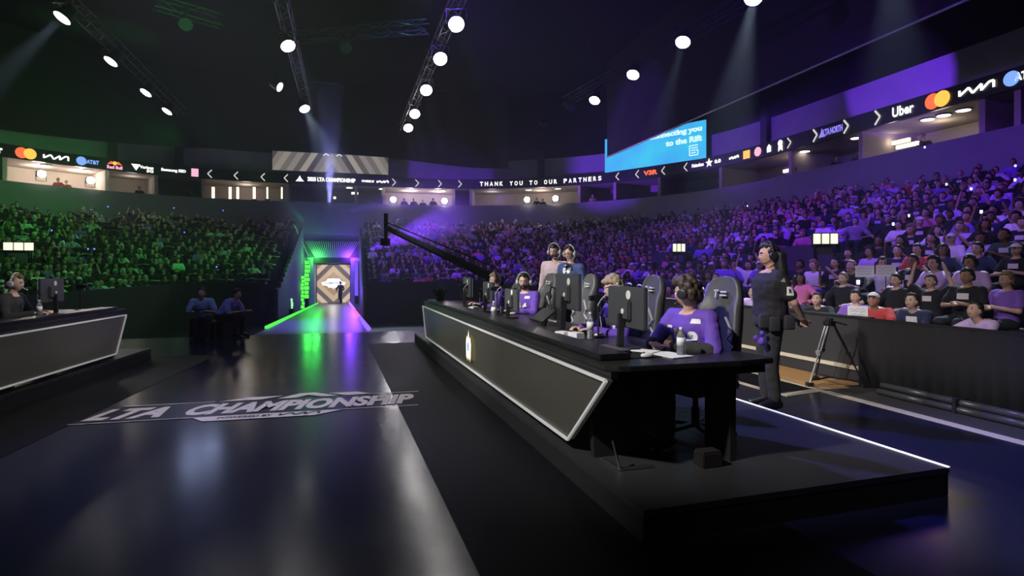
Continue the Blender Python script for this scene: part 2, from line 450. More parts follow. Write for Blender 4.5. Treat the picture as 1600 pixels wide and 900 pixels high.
point(A(.3, 37, .2), PURPLE, 160, .15, 'purple_uplight'); point(A(-2.4, 34, 2.2), GREEN, 45, .15, 'green_uplight')

# ---- suites behind the parapet
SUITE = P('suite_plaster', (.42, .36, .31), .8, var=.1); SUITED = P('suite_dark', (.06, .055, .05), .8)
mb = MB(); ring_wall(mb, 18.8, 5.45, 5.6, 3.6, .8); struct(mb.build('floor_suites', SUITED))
mb = MB(); ring_wall(mb, 18.9, 8.02, 8.12, 3.5, .8); struct(mb.build('ceiling_suites', SUITE))
mb = MB(); ring_wall(mb, 22.3, 5.5, 8.1, .2, .8); struct(mb.build('wall_suites', SUITE))
for px in (8, 168, 245, 318, 446, 556, 600, 708, 735, 905, 960, 1030, 1125, 1235, 1345, 1535, 1590):
    M = ring_frame(px, 19.0, 0)
    mb = MB().box((0, 6.85, -1.65), (.22, 2.5, 3.3)); mb.v = [tuple(M @ Vector(v)) for v in mb.v]
    struct(mb.build('wall_partition', SUITE))
UPW = P('upper_wall_paint', (.30, .30, .31), .8, var=.15, bscale=1.2)
mb = MB(); ring_wall(mb, 19.4, 8.75, 10.35, .2, .8); struct(mb.build('wall_upper', UPW))
mb = MB(); ring_wall(mb, 19.3, 10.35, 15.5, .2, .8); struct(mb.build('wall_light_mask', ROOFM))  # added black band, hides wash light spilling onto the outer wall
for px in (175, 280, 846, 1195):
    M = ring_frame(px, 19.3, 0)
    mb = MB().box((0, 9.9, 0), (.5, 2.2, .25)); mb.v = [tuple(M @ Vector(v)) for v in mb.v]
    struct(mb.build('pillar', DKSTEEL))
for px, c, e in ((60, (1, .82, .72), 130), (125, (1, .82, .72), 150), (205, (.9, .8, .7), 25), (385, (.9, .75, .7), 40), (640, (1, .85, .8), 110), (685, (1, .85, .8), 90),
                 (770, (.9, .8, .9), 26), (845, (1, .82, .75), 55), (1250, (1, .85, .65), 26), (1390, (1, .85, .65), 26), (1470, (1, .85, .65), 26)):
    p, w = ring_at(px, 20.6); point((w.x, w.y, 7.6), c, e, .3, 'suite_lamp')

# ---- masking drapes under the roof
MASK = P('masking_black', (.006, .006, .006), .95)
mb = MB(); rings = []
for b, a, nb, na in ring(18.0, .8):
    if not (b < 12.5 and (a > CA or b < 0)): continue
    z0 = float(np.interp(b, [-23, -20, -6, 3, 9, 13], [8.95, 9.35, 10.35, 10.2, 9.6, 9.4]))
    rings.append([A(b, a, z0), A(b, a, 15.5), A(b-nb*.08, a-na*.08, 15.5), A(b-nb*.08, a-na*.08, z0)])
mb.loft(rings)
o = mb.build('masking_drape', MASK); tag(o, 'long black masking drape curving under the roof above the far stands', 'drape')
t = thing('masking_curtain', 'straight black masking curtain with a silver bottom pipe hung before the blue screen', 'drape', A(16.5, 16, 9.05), ANG_A)
MB().box((0, 0, 3.2), (.06, 39, 6.4)).build('curtain', MASK, t)
MB().tube((-.05, -20, .02), (-.05, 19.5, .02), .05).build('bottom_pipe', P('dull_pipe', (.35, .35, .36), .4, .8), t)
for i in range(14): MB().tube((-.05, -18+i*2.8, 0), (-.05, -18+i*2.8, .18), .035).build('clamp', DKSTEEL, t)
# ================================================================== SCREENS, RIBBON, LAMPS
def stripe_screen_material(name, cols, kx, kz, freq, strength, vee=True):
    m = bpy.data.materials.new(name); m.use_nodes = True; nt = m.node_tree
    b = nt.nodes['Principled BSDF']; b.inputs['Base Color'].default_value = (0, 0, 0, 1); b.inputs['Roughness'].default_value = .6
    tc = nt.nodes.new('ShaderNodeTexCoord'); sp = nt.nodes.new('ShaderNodeSeparateXYZ'); nt.links.new(tc.outputs['Object'], sp.inputs[0])
    def mth(op, a, v):
        n = nt.nodes.new('ShaderNodeMath'); n.operation = op
        for i, x in enumerate((a, v)):
            if x is None: continue
            if isinstance(x, (int, float)): n.inputs[i].default_value = x
            else: nt.links.new(x, n.inputs[i])
        return n.outputs[0]
    ax = mth('ABSOLUTE', sp.outputs['X'], None)
    az = mth('ABSOLUTE', sp.outputs['Z'], None) if vee else sp.outputs['Z']
    s = mth('ADD', mth('MULTIPLY', ax, kx), mth('MULTIPLY', az, kz))
    f = mth('FRACT', mth('MULTIPLY', s, freq), None)
    cr = nt.nodes.new('ShaderNodeValToRGB'); cr.color_ramp.interpolation = 'CONSTANT'
    el = cr.color_ramp.elements
    while len(el) < len(cols): el.new(.5)
    for i, c in enumerate(cols): el[i].position = i/len(cols); el[i].color = (*c, 1)
    nt.links.new(f, cr.inputs[0]); nt.links.new(cr.outputs[0], b.inputs['Emission Color'])
    b.inputs['Emission Strength'].default_value = strength
    return m
# screen in the tunnel
t = thing('tunnel_screen', 'bright screen of tan and grey chevrons filling the tunnel mouth', 'screen', A(-1.45, 49.0, .38), ANG_A)
m = stripe_screen_material('chevron_picture', [(.85, .74, .64), (.46, .30, .18), (.66, .48, .30), (.16, .13, .12), (.74, .58, .42), (.36, .24, .15)], 1, 1, .34, .9)
MB().box((0, .02, 0), (2.56, .04, 3.1)).build('display', m, t)
MB().box((0, .07, 0), (2.60, .06, 3.12)).build('housing', BLACK, t)
LOGOW = E('logo_white', (.9, .93, 1), 1.7)
MB().prism([(-.95, .1), (-.6, .22), (-.45, .42), (.45, .42), (.6, .22), (.95, .1), (.85, -.12), (.5, -.15), (.4, -.3), (-.4, -.3), (-.5, -.15), (-.85, -.12)], 0, .02,
           Matrix(((1, 0, 0), (0, 0, -1), (0, 1, 0)))).build('emblem', LOGOW, t)
text('CHAMPIONSHIP', 1.5, .16, frame((-.75, -.035, -.02), (1, 0, 0), (0, 0, 1)), E('logo_blue', (.10, .12, .3), .5), t)
point(A(-1.45, 48.2, 1.2), (1, .9, .8), 60, .3, 'screen_glow')
# striped screen on the upper wall
Ms = ring_frame(518, 18.95, 9.72)
t = thing('striped_screen', 'wide grey striped video screen above the far ribbon board', 'screen', Ms.translation, math.atan2(Ms[1][0], Ms[0][0]))
m = stripe_screen_material('stripe_picture', [(.42, .38, .32), (.30, .27, .24), (.10, .09, .09), (.50, .45, .40), (.17, .15, .14), (.36, .33, .32), (.23, .21, .21)], 1, .62, .30, .62, vee=False)
MB().box((0, 0, 0), (8.5, .06, 1.42)).build('display', m, t)
MB().box((0, .07, 0), (8.6, .08, 1.52)).build('housing', BLACK, t)
strokes([[(-.62, .55), (-.42, .70), (-.22, .55)], [(.34, .55), (.54, .70), (.74, .55)]], .07, frame((0, -.05, 0), (1, 0, 0), (0, 0, 1)), 'emblem', E('pale_mark', (.9, .9, 1), 1.0), t)
# blue screen
p0, p1 = A(18.4, 40.0, 8.85), A(22.3, 32.9, 8.85)
rt = (p1-p0).normalized(); wlen = (p1-p0).length
t = thing('blue_screen', 'bright blue advertising screen tucked behind the black curtain, over the ribbon', 'screen', p0, math.atan2(rt.y, rt.x))
mbl = bpy.data.materials.new('blue_picture'); mbl.use_nodes = True; nt = mbl.node_tree; b = nt.nodes['Principled BSDF']
b.inputs['Base Color'].default_value = (0, 0, 0, 1); tc = nt.nodes.new('ShaderNodeTexCoord'); nz = nt.nodes.new('ShaderNodeTexNoise')
nz.inputs['Scale'].default_value = .45; nt.links.new(tc.outputs['Object'], nz.inputs['Vector'])
cr = nt.nodes.new('ShaderNodeValToRGB'); cr.color_ramp.elements[0].position = .35; cr.color_ramp.elements[0].color = (.06, .42, .98, 1)
cr.color_ramp.elements[1].position = .7; cr.color_ramp.elements[1].color = (.05, .62, .95, 1)
nt.links.new(nz.outputs['Fac'], cr.inputs[0]); nt.links.new(cr.outputs[0], b.inputs['Emission Color']); b.inputs['Emission Strength'].default_value = .95
MB().box((wlen/2, 0, 1.25), (wlen, .06, 2.5)).build('display', mbl, t)
MB().box((wlen/2, .08, 1.25), (wlen+.1, .1, 2.6)).build('housing', BLACK, t)
F0 = frame((0, -.045, 0), (1, 0, 0), (0, 0, 1)); PALE = E('pale_cyan', (.62, .95, 1), 1.1)
text('Connecting you', 4.1, .50, frame((3.75, -.045, 1.72), (1, 0, 0), (0, 0, 1)), PALE, t, bold=.06)
text('to the Rift', 2.7, .42, frame((5.15, -.045, 1.16), (1, 0, 0), (0, 0, 1)), PALE, t, bold=.06)
strokes([[(6.95, .3), (6.95, .95), (7.55, .95)], [(6.95, .3), (7.55, .3), (7.55, .62), (7.05, .62)], [(7.05, .78), (7.55, .78)], [(7.05, .46), (7.4, .46)]], .07, F0, 'emblem', PALE, t)

# ---- ribbon board
t = thing('ribbon_board', 'thin black advertising ribbon running round the whole bowl, with glowing words and marks', 'board', A(-.5, 46.3, 8.02), 0)
inv = Matrix.Translation(-Vector(t.location))
def loc(mb): mb.v = [tuple(inv @ Vector(v)) for v in mb.v]; return mb
mb = MB(); ring_wall(mb, 18.75, 8.02, 8.78, .2, .6); loc(mb).build('board', BLACKG, t)
RB = 18.72; W1 = E('led_white', (1, .98, .95), 1.6); WD = E('led_dim_white', (.9, .86, .8), .8)
ORED = E('led_red', (1, .16, .06), 1.2); OYEL = E('led_amber', (1, .52, .08), 1.3); BLU = E('led_blue', (.22, .42, 1), 1.1)
PNK = E('led_pink', (1, .45, .62), 1.2); PUR = E('led_violet', (.30, .25, 1), 1.0); ORG = E('led_orange', (1, .5, .12), 1.3)
def rb(px, dz=0): return inv @ ring_frame(px, RB, 8.40+dz)
def rtext(px, s, w, h, mat, dz=0, bold=.045, shear=0):
    return text(s, w, h, rb(px, dz) @ Matrix.Translation((-w/2, -h/2, .02)), mat, t, bold=bold, shear=shear)
def shape(px, poly, mat, name='emblem', dz=0):
    mb = MB(); mb.prism(poly, 0, .02); M = rb(px, dz); mb.v = [tuple(M @ Vector(v)) for v in mb.v]; return mb.build(name, mat, t)
def chev(px, d, w=.07, h=.28):
    return strokes([[(-d*.16, h), (d*.10, 0), (-d*.16, -h)]], w, rb(px) @ Matrix.Translation((0, 0, .02)), 'chevron', WD, t)
def circles(px):
    M = rb(px); disc((-.2, 0), .32, M, .02).build('emblem', ORED, t); disc((.2, 0), .32, M, .03).build('emblem', OYEL, t)
def wavemark(px, s=.62):
    strokes([[(-1, -.35), (-1, .3)], [(-1, -.3), (-.45, .35), (-.2, -.35), (.3, .38), (.3, -.35)], [(.3, -.3), (.75, .38), (1, .38), (1, -.35)]], .09, rb(px) @ Matrix.Translation((0, 0, .02)), 'emblem', W1, t, s, .55*s)
def globe(px): disc((0, 0), .27, rb(px), .02).build('emblem', BLU, t)
STAR = [((.30 if k % 2 == 0 else .12)*math.sin(PI*k/5), (.30 if k % 2 == 0 else .12)*math.cos(PI*k/5)) for k in range(10)]
rtext(-13, 'Uber', 1.0, .42, W1)
circles(40); wavemark(88); globe(127); rtext(146, 'AT&T', .68, .26, BLU)
shape(180, [(-.42, 0), (-.2, .22), (0, .10), (.2, .22), (.42, 0), (0, .06)], ORED); disc((0, .10), .12, rb(180), .03).build('emblem', OYEL, t)
rtext(180, 'Red Bull', .85, .22, PNK, -.17)
shape(213, [(-.28, .2), (.25, .2), (0, -.22)], W1); rtext(229, 'Verizon', .8, .2, W1, .05); rtext(235, '5G', .4, .2, W1, -.18)
rtext(270, 'Samsung SSD', 1.5, .26, W1)
shape(305, [(-.22, -.28), (.22, -.28), (.22, .28), (-.22, .28)], PNK)
for px in (328, 368, 409, 447): chev(px, -1)
shape(468, [(-.30, -.2), (-.12, .0), (0, .24), (.12, 0), (.30, -.2)], W1)
rtext(518, '2025 LTA CHAMPIONSHIP', 3.5, .32, W1, 0, .06)
rtext(575, 'POWERED BY', .95, .18, W1); wavemark(598, .42)
for px in (617, 652, 688, 720): chev(px, 1)
s = 'THANK YOU TO OUR PARTNERS'
for i, ch in enumerate(s):
    if ch != ' ': rtext(752+i*7.68, ch, .26, .34, W1, bold=.03)
for px in (965, 996): chev(px, -1)
rtext(1016, 'V3R', 1.15, .34, ORED, 0, .06); chev(1035, -1); chev(1070, -1)
rtext(1091, 'Heineken', .95, .24, W1); shape(1108, STAR, W1); rtext(1122, '0.0', .5, .24, W1)
wavemark(1147, .34)
shape(1166, [(-.26, -.24), (.26, -.24), (.26, .24), (-.26, .24)], ORG); disc((0, 0), .27, rb(1185), .02).build('emblem', PNK, t)
shape(1202, [(-.15, -.2), (.15, -.2), (.15, .12), (0, .24), (-.15, .08)], W1)
shape(1220, [(-.16, -.32), (0, -.2), (.16, -.32), (.14, .0), (-.14, .0)], W1); disc((0, .12), .17, rb(1220), .03).build('emblem', W1, t)
chev(1235, 1); chev(1275, 1, .09, .32)
shape(1285, [(-.22, -.2), (-.08, .0), (0, .24), (.08, 0), (.22, -.2)], PUR); rtext(1293, 'LTA', .42, .34, PUR, 0, .06); rtext(1307, 'NORTH', .75, .34, PUR, 0, .06)
chev(1322, 1, .09, .32); chev(1372, 1, .09, .32)
rtext(1411, 'Uber', 1.0, .44, W1, 0, .03); circles(1465); wavemark(1525); globe(1583); rtext(1603, 'AT&T', .8, .3, W1)

# ---- suite lamps: downlights, floods on the parapet, light bars
DL = E('downlight_lens', (1, .93, .80), 5)
for px, txt in ((70, 'under the far letters of the wave mark'), (138, 'below the blue globe'), (546, 'beside the championship words'), (596, 'below the powered words'), (690, 'over the second flood lamp'), (826, 'under the thank you words'), (872, 'under the partners word'),
                (1258, 'past the single chevron'), (1337, 'below the violet words'), (1358, 'close beside its twin'), (1450, 'under the two circles'), (1474, 'beyond the two circles'), (1506, 'below the white wave mark'), (1547, 'beneath the last wave mark')):
    M = ring_frame(px, 19.7, 8.0)
    t2 = thing('downlight', 'round ceiling downlight glowing in a suite, '+txt, 'lamp', M.translation, 0, 'suite downlights')
    MB().lathe([(.26, -.03), (.30, 0), (.30, .02)], n=18).build('trim_ring', DKSTEEL, t2)
    MB().lathe([(.24, -.045), (.25, -.02)], n=18).build('lens', DL, t2)
FL = E('flood_lens', (1, .97, .95), 220)
for px, py, txt in ((66, 272, 'farthest along the green parapet'), (141, 282, 'second on the green parapet'), (615, 312, 'on the parapet beside the tunnel'), (695, 314, 'beyond the tunnel, second of four'), (824, 312, 'on the violet parapet above the bearded player'), (868, 310, 'last on the violet parapet')):
    p, w = ring_at(px, 18.5); z = CAM_H+w.y*(420-py)/900; M = ring_frame(px, 18.5, z)
    t2 = thing('flood_lamp', 'glaring white flood lamp '+txt, 'lamp', M.translation, math.atan2(M[1][0], M[0][0]), 'flood lamps on the parapet')
    MB().box((0, .12, 0), (.46, .2, .34)).build('housing', BLACK, t2)
    MB().lathe([(.20, 0), (.21, .02)], n=18, M=Matrix.Rotation(PI/2, 3, 'X')).build('lens', FL, t2)
    MB().bar((-.26, .12, -.02), (-.26, .12, -.4), .03).bar((.26, .12, -.02), (.26, .12, -.4), .03).bar((-.26, .12, -.4), (.26, .12, -.4), .03).build('bracket', DKSTEEL, t2)
BAR = E('bar_glow', (1, .86, .55), 3.2)
for k, px in enumerate((334, 360, 372, 397, 417, 440)):
    p, w = ring_at(px, 19.0); z = CAM_H+w.y*(420-301)/900; M = ring_frame(px, 19.0, z-.45)
    t2 = thing('light_bar', 'upright warm light bar in the dim suite, '+['first beside the green pillar', 'second from the green pillar', 'third, close to the second', 'fourth from the green pillar', 'fifth from the green pillar, thin', 'last before the championship words'][k], 'lamp', M.translation, math.atan2(M[1][0], M[0][0]), 'suite light bars')
    MB().tube((0, 0, 0), (0, 0, .85), (.09, .09, .08, .09, .05, .05)[k]).build('tube', BAR, t2)
    MB().box((0, .1, .42), (.1, .06, .95)).build('backing', BLACK, t2)
    MB().box((0, .1, -.06), (.3, .3, .06)).build('foot', BLACK, t2)
for px, py, w_, txt in ((1232, 266, .8, 'yellow glowing wall lamp in the suite below the round pink mark'), (1407, 221, .8, 'bright lamp low in the suite under the white chevron'), (1419, 227, 1.0, 'long streak of light just above the violet parapet'), (555, 302, .5, 'warm lamp in the dark suite past the championship words'), (523, 309, .18, 'small white lamp on the parapet above the tunnel')):
    p, w = ring_at(px, 19.2); z = CAM_H+w.y*(420-py)/900; M = ring_frame(px, 19.2, z)
    t2 = thing('wall_lamp', txt, 'lamp', M.translation, math.atan2(M[1][0], M[0][0]))
    MB().box((0, 0, 0), (w_, .12, .16)).build('diffuser', E('lamp_glow', (1, .86, .5), 3), t2)
    MB().box((0, .09, 0), (w_+.06, .06, .22)).build('backplate', DKSTEEL, t2)

# ---- trusses and stage spotlights
def at(px, py, z):
    Y = 900*(z-CAM_H)/(420-py); return Vector(((px-800)/900*Y, Y, z))
LENSES = [E('spot_lens_'+n, (1, .98, .96), s) for n, s in (('soft', 9), ('mild', 22), ('clear', 70), ('strong', 110), ('mild', 22))]
def truss(name_label, p, q):
    p, q = Vector(p), Vector(q); ln = (q-p).length
    t = thing('lighting_truss', name_label, 'truss', p, math.atan2((q-p).y, (q-p).x), 'black lighting trusses')
    for y, z in ((-.2, 0), (.2, 0), (-.2, .4), (.2, .4)):
        MB().tube((0, y, z), (ln, y, z), .03, n=6).build('chord', DKSTEEL, t)
    mb = MB(); n = int(ln/.6)
    for i in range(n):
        x0, x1 = i*ln/n, (i+1)*ln/n
        for (y0, z0, y1, z1) in ((-.2, 0, -.2, .4), (.2, 0, .2, .4), (-.2, 0, .2, 0), (-.2, .4, .2, .4)):
            mb.bar((x0, y0, z0), (x1, y1, z1), .02) if i % 2 else mb.bar((x0, y1, z1), (x1, y0, z0), .02)
    o = mb.build('lattice', DKSTEEL, t); o['kind'] = 'stuff'
    return t
rows = [
    ([(97, 28), (173, 96), (228, 145), (261, 174)], (-3.2, -5.0, -9), 'over the green stand', ['nearest', 'second', 'third', 'farthest']),
    ([(450, 72), (476, 170)], (5.5, -4.5, -9), 'over the stage centre', ['nearest', 'farthest']),
    ([(713, 38), (688, 92), (666, 141), (648, 178), (638, 200)], (2.6, -9, -8), 'in the row of five', ['nearest', 'second', 'middle', 'fourth', 'farthest']),
    ([(345, -20), (480, -16), (655, -20)], (.5, -9, -10), 'above the picture', ['over the green side', 'over the stage', 'over the violet side']),
    ([(1395, -80), (1177, -3), (1067, 66), (989, 117), (929, 157)], (-3.5, -5.5, -9), 'over the violet stand', ['beyond the picture edge', 'nearest, cut by the picture edge', 'second', 'third', 'farthest']),
]
tl = ['black truss above the green stand carrying four spotlights', 'black truss over the stage centre carrying two spotlights', 'black truss carrying the row of five spotlights', 'black cross truss above the picture edge carrying three spotlights', 'black truss above the violet stand carrying four spotlights']
BEAM = [[(9000, 16), (900, 6), (700, 6), (1800, 9)], [(2600, 16), (9000, 30)], [(1500, 7), (1500, 6), (2600, 6), (3200, 7), (2600, 7)], [(300, 8)]*3, [(6000, 18), (14000, 15), (4500, 12), (1500, 8), (900, 6)]]
for (pts, dr, where, nth), lab, LENS, BM in zip(rows, tl, LENSES, BEAM):
    P3 = [at(x, y, 10.0) for x, y in pts]
    d = (P3[-1]-P3[0]).normalized()
    truss(lab, P3[0]-d*2.5+Vector((0, 0, .55)), P3[-1]+d*3+Vector((0, 0, .55)))
    for p, nn, (be_, ba_) in zip(P3, nth, BM):
        dv = Vector(dr).normalized()
        t2 = thing('stage_spotlight', f'white glowing stage spotlight {where}, {nn}', 'spotlight', p, 0, 'stage spotlights')
        q = dv.to_track_quat('-Z', 'Y').to_matrix()
        MB().lathe([(.10, .55), (.20, .50), (.24, .2), (.31, 0), (.31, -.02), (.27, -.02), (.27, .0)], n=20, M=q).build('housing', BLACK, t2, True)
        mb = MB(); mb.lathe([(.265, 0), (.27, .004)], n=24, M=q); mb.build('lens', LENS, t2)
        mb = MB(); mb.bar((-.34, 0, .2), (-.34, 0, .52), .05, .02).bar((.34, 0, .2), (.34, 0, .52), .05, .02).bar((-.34, 0, .52), (.34, 0, .52), .05, .03); mb.build('yoke', DKSTEEL, t2)
        l = spot(p+dv*.06, p+dv*5, (.62, .78, 1), be_*1.6, ba_, .6, .12, 'beam_lamp')
# small dim fixtures
for px, py, lab in ((290, 38, 'unlit grey lamp hanging dimly above the green spotlights'), (437, 136, 'edge-on moving lamp showing only a sliver of its lens'), (540, 75, 'unlit lamp under the cross truss between the two lit rows'), (852, 195, 'small unlit lamp hanging beyond the row of five'), (893, 168, 'small unlit lamp beside the violet truss')):
    p = at(px, py, 10.0); t2 = thing('hanging_lamp', lab, 'lamp', p, 0)
    k = Vector((.95, -.1, -.5)).normalized() if px == 437 else Vector((.4, -.7, -.6)).normalized()
    q = k.to_track_quat('-Z', 'Y').to_matrix()
    MB().lathe([(.08, .5), (.16, .45), (.22, .1), (.24, 0)], n=16, M=q).build('housing', DKSTEEL, t2, True)
    MB().lathe([(.21, 0), (.22, -.01)], n=16, M=q).build('lens', E('sliver_lens', (.9, .9, 1), 3) if px == 437 else P('dead_lens', (.25, .25, .27), .2), t2)
    MB().bar((0, 0, .15), (0, 0, .6), .05).build('clamp', DKSTEEL, t2)
truss('black cross truss hanging between the stage centre and the row of five', at(450, 66, 10.6), at(668, 50, 10.6))
truss('short dark truss above the unlit grey lamp', at(240, 12, 10.6), at(345, 42, 10.6))
# ================================================================== PEOPLE
def head_mesh(mb, c, M, k=1.0, ears=True, fine=True):
    """head about its centre c, looking along M's +Y"""
    n, m = (40, 30) if fine else (18, 14)
    def g(x, s): return math.exp(-(x/s)**2)
    vs = []
    def pt(x, y, z):
        p = Vector((.074*x, .094*y, .116*z))
        if z < 0: p.x *= 1-.30*z*z*(1 if y > -.2 else .5); p.y *= 1-(.10 if y > 0 else .22)*z*z
        if y > 0:
            p.y *= 1-.05*g(z-.1, .5)*g(abs(x)-.5, .3)
            p.y += .024*g(x, .13)*max(0, 1-abs(z+.16)/.28)                       # nose
            p.y += .006*g(z-.24, .10)*g(x, .5)                                       # brow
            p.y -= .012*g(abs(x)-.38, .16)*g(z-.06, .11)                             # eye sockets
            p.y += .008*g(x, .26)*(g(z+.45, .05)+g(z+.57, .05))                      # lips
            p.y -= .004*g(x, .28)*g(z+.51, .025)
            p.y += .012*g(x, .25)*g(z+.80, .14)                                      # chin
            p.y += .004*g(abs(x)-.45, .15)*g(z+.15, .15)                             # cheeks
        return c+M @ (p*k)
    vs.append(pt(0, 0, 1))
    for j in range(1, m):
        t = PI*j/m
        for i in range(n):
            a = 2*PI*i/n; vs.append(pt(math.sin(t)*math.sin(a), math.sin(t)*math.cos(a), math.cos(t)))
    vs.append(pt(0, 0, -1))
    fs = [(0, 1+(i+1) % n, 1+i) for i in range(n)]
    for j in range(m-2):
        o = 1+j*n; fs += [(o+i, o+(i+1) % n, o+n+(i+1) % n, o+n+i) for i in range(n)]
    o = 1+(m-2)*n; fs += [(o+i, o+(i+1) % n, len(vs)-1) for i in range(n)]
    mb.add(vs, fs)
    if ears:
        for s in (-1, 1): mb.ball(c+M @ (Vector((s*.078, -.005, -.005))*k), .03*k, 8, 6, (.35, .65, 1), M)
def ell(c, rx, ry, M, n=16):
    return [c+M @ Vector((rx*math.cos(2*PI*i/n)*(1 if True else 1), ry*math.sin(2*PI*i/n), 0)) for i in range(n)]
def torso_rings(J, grow=0.0, neck=True):
    """loft from hips to neck base"""
    pel, che, nek = J['pelvis'], J['chest'], J['neck']
    shr = (J['sh_r']-J['sh_l']).normalized()
    hpr = (J['hip_r']-J['hip_l']).normalized()
    g = J.get('girth', 1.0); rings = []
    mid = pel.lerp(che, .5)+J.get('belly', Vector((0, 0, 0)))
    def ring_(c, up, right, rx, ry):
        up = up.normalized(); f = up.cross(right).normalized(); r = f.cross(up).normalized()
        M = Matrix((r, f, up)).transposed(); return ell(c, rx*g+grow, ry*g+grow, M)
    up1 = (mid-pel); up2 = (che-pel); up3 = (nek-che)
    rings.append(ring_(pel-up1.normalized()*.10, up1, hpr, .13, .10))
    rings.append(ring_(pel, up1, hpr, .165, .115))
    rings.append(ring_(mid, up2, (hpr+shr).normalized(), .150, .108))
    rings.append(ring_(che, up2+up3, shr, .178, .122))
    sh = (J['sh_l']+J['sh_r'])/2
    rings.append(ring_(sh.lerp(che, .35), up3, shr, .185, .112))
    rings.append(ring_(sh+up3.normalized()*.035, up3, shr, .135, .080))
    rings.append(ring_(sh+up3.normalized()*.065, up3, shr, .07, .06))
    return rings
def hand(mb, wr, d, palm, s, curl=.5, k=1.0, spread=.06):
    """wr wrist, d finger direction, palm palm normal, s +1 right hand / -1 left hand"""
    d = d.normalized(); palm = (palm-d*palm.dot(d)).normalized(); side = d.cross(palm).normalized()*s
    # side points to the little finger's opposite: the thumb side
    kn = []
    for i, o in enumerate((.030, .010, -.010, -.029)):
        p = wr+(d*(.088-.004*abs(i-1))+side*o)*k; kn.append(p)
        mb.capsule(wr+side*o*.6*k, p, .017*k, .0125*k, 8)
    for i, (p, ln) in enumerate(zip(kn, (.078, .086, .080, .062))):
        q = p; a = curl*.5; dd = (d+side*spread*(1.5-i)).normalized()
        for seg, fr in enumerate((.45, .31, .24)):
            nd = (dd*math.cos(a)+palm*math.sin(a)).normalized()
            q2 = q+nd*ln*fr*k; mb.capsule(q, q2, (.0105-.001*seg)*k, (.0098-.001*seg)*k, 8); q = q2; a += curl*.75
    t0 = wr+(d*.025+side*.025)*k; t1 = t0+(d*.035+side*.032+palm*.012)*k; t2 = t1+(d*.034+side*.006+palm*.014)*k
    mb.capsule(t0, t1, .016*k, .012*k, 8); mb.capsule(t1, t2, .0115*k, .0095*k, 8)
def rot(yaw=0, pitch=0, roll=0):
    return (Matrix.Rotation(yaw, 3, 'Z') @ Matrix.Rotation(pitch, 3, 'X') @ Matrix.Rotation(roll, 3, 'Y'))
def V(*a): return Vector(a)
def seated(lean=.0, seat=.47, k=1.0, yaw=0, pitch=0, twist=0, arms=None, legs=True):
    """joints of a seated figure looking along +Y, hips over the origin"""
    J = {}
    J['pelvis'] = V(0, 0, seat+.10)
    R_ = Matrix.Rotation(-lean, 3, 'X')
    def sp(z, y=0): return J['pelvis']+R_ @ V(0, y, z)
    T = Matrix.Rotation(twist, 3, 'Z')
    J['chest'] = sp(.32); J['neck'] = sp(.50, .005); J['head'] = sp(.50)+Matrix.Rotation(-lean*.5, 3, 'X') @ V(0, .035, .138)
    for s, n in ((-1, 'l'), (1, 'r')):
        J['sh_'+n] = sp(.435)+T @ V(s*.178, 0, 0)
        J['hip_'+n] = J['pelvis']+V(s*.09, .02, -.02)
        J['kn_'+n] = V(s*.13, .46, seat+.07); J['an_'+n] = V(s*.12, .44, .09); J['toe_'+n] = V(s*.14, .60, .04)
    J['hrot'] = rot(yaw, pitch)
    arms = arms or {}
    for s, n in ((-1, 'l'), (1, 'r')):
        a = arms.get(n) or (V(s*.24, .05, -.26), V(s*.12, .30, -.30))
        J['el_'+n] = J['sh_'+n]+a[0]; J['wr_'+n] = J['sh_'+n]+a[1]
    return J
def standing(k=1.0, lean=0, yaw=0, pitch=0, arms=None, feet=.11):
    J = {}
    J['pelvis'] = V(0, 0, .98); R_ = Matrix.Rotation(-lean, 3, 'X')
    def sp(z, y=0): return J['pelvis']+R_ @ V(0, y, z)
    J['chest'] = sp(.32); J['neck'] = sp(.51, .0); J['head'] = sp(.50)+Matrix.Rotation(-lean*.5, 3, 'X') @ V(0, .025, .16)
    for s, n in ((-1, 'l'), (1, 'r')):
        J['sh_'+n] = sp(.435)+V(s*.182, 0, 0); J['hip_'+n] = J['pelvis']+V(s*.09, 0, -.05)
        J['kn_'+n] = V(s*feet, .03, .51); J['an_'+n] = V(s*feet, -.01, .09); J['toe_'+n] = V(s*(feet+.03), .15, .035)
    J['hrot'] = rot(yaw, pitch)
    arms = arms or {}
    for s, n in ((-1, 'l'), (1, 'r')):
        a = arms.get(n) or (V(s*.06, -.02, -.29), V(s*.08, .05, -.55))
        J['el_'+n] = J['sh_'+n]+a[0]; J['wr_'+n] = J['sh_'+n]+a[1]
    return J
def body_mb(J, fine=True, handk=1.0):
    mb = MB()
    head_mesh(mb, J['head'], J['hrot'], J.get('hk', 1.0), True, fine)
    hd = J['hrot']
    mb.capsule(J['neck']-V(0, 0, .04), J['head']+hd @ V(0, -.02, -.07), .056, .054)
    mb.loft(torso_rings(J))
    for s, n in ((-1, 'l'), (1, 'r')):
        mb.capsule(J['sh_'+n], J['el_'+n], .052, .040); mb.capsule(J['el_'+n], J['wr_'+n], .041, .027)
        mb.capsule(J['neck']-V(0, 0, .04), J['sh_'+n], .05, .052)
        mb.capsule(J['hip_'+n], J['kn_'+n], .085, .056); mb.capsule(J['kn_'+n], J['an_'+n], .056, .037)
        mb.capsule(J['an_'+n], J['toe_'+n], .040, .032)
        d = J['wr_'+n]-J['el_'+n]
        hd_ = J.get('hd_'+n) or d; pl = J.get('pl_'+n) or V(0, 0, -1)
        if fine: hand(mb, J['wr_'+n], hd_, pl, s, J.get('curl', .5), handk)
        else:
            w = J['wr_'+n]; dn = hd_.normalized()
            mb.capsule(w, w+dn*.07, .030, .034, 6); mb.capsule(w+dn*.07, w+dn*.14, .03, .018, 6)
    return mb
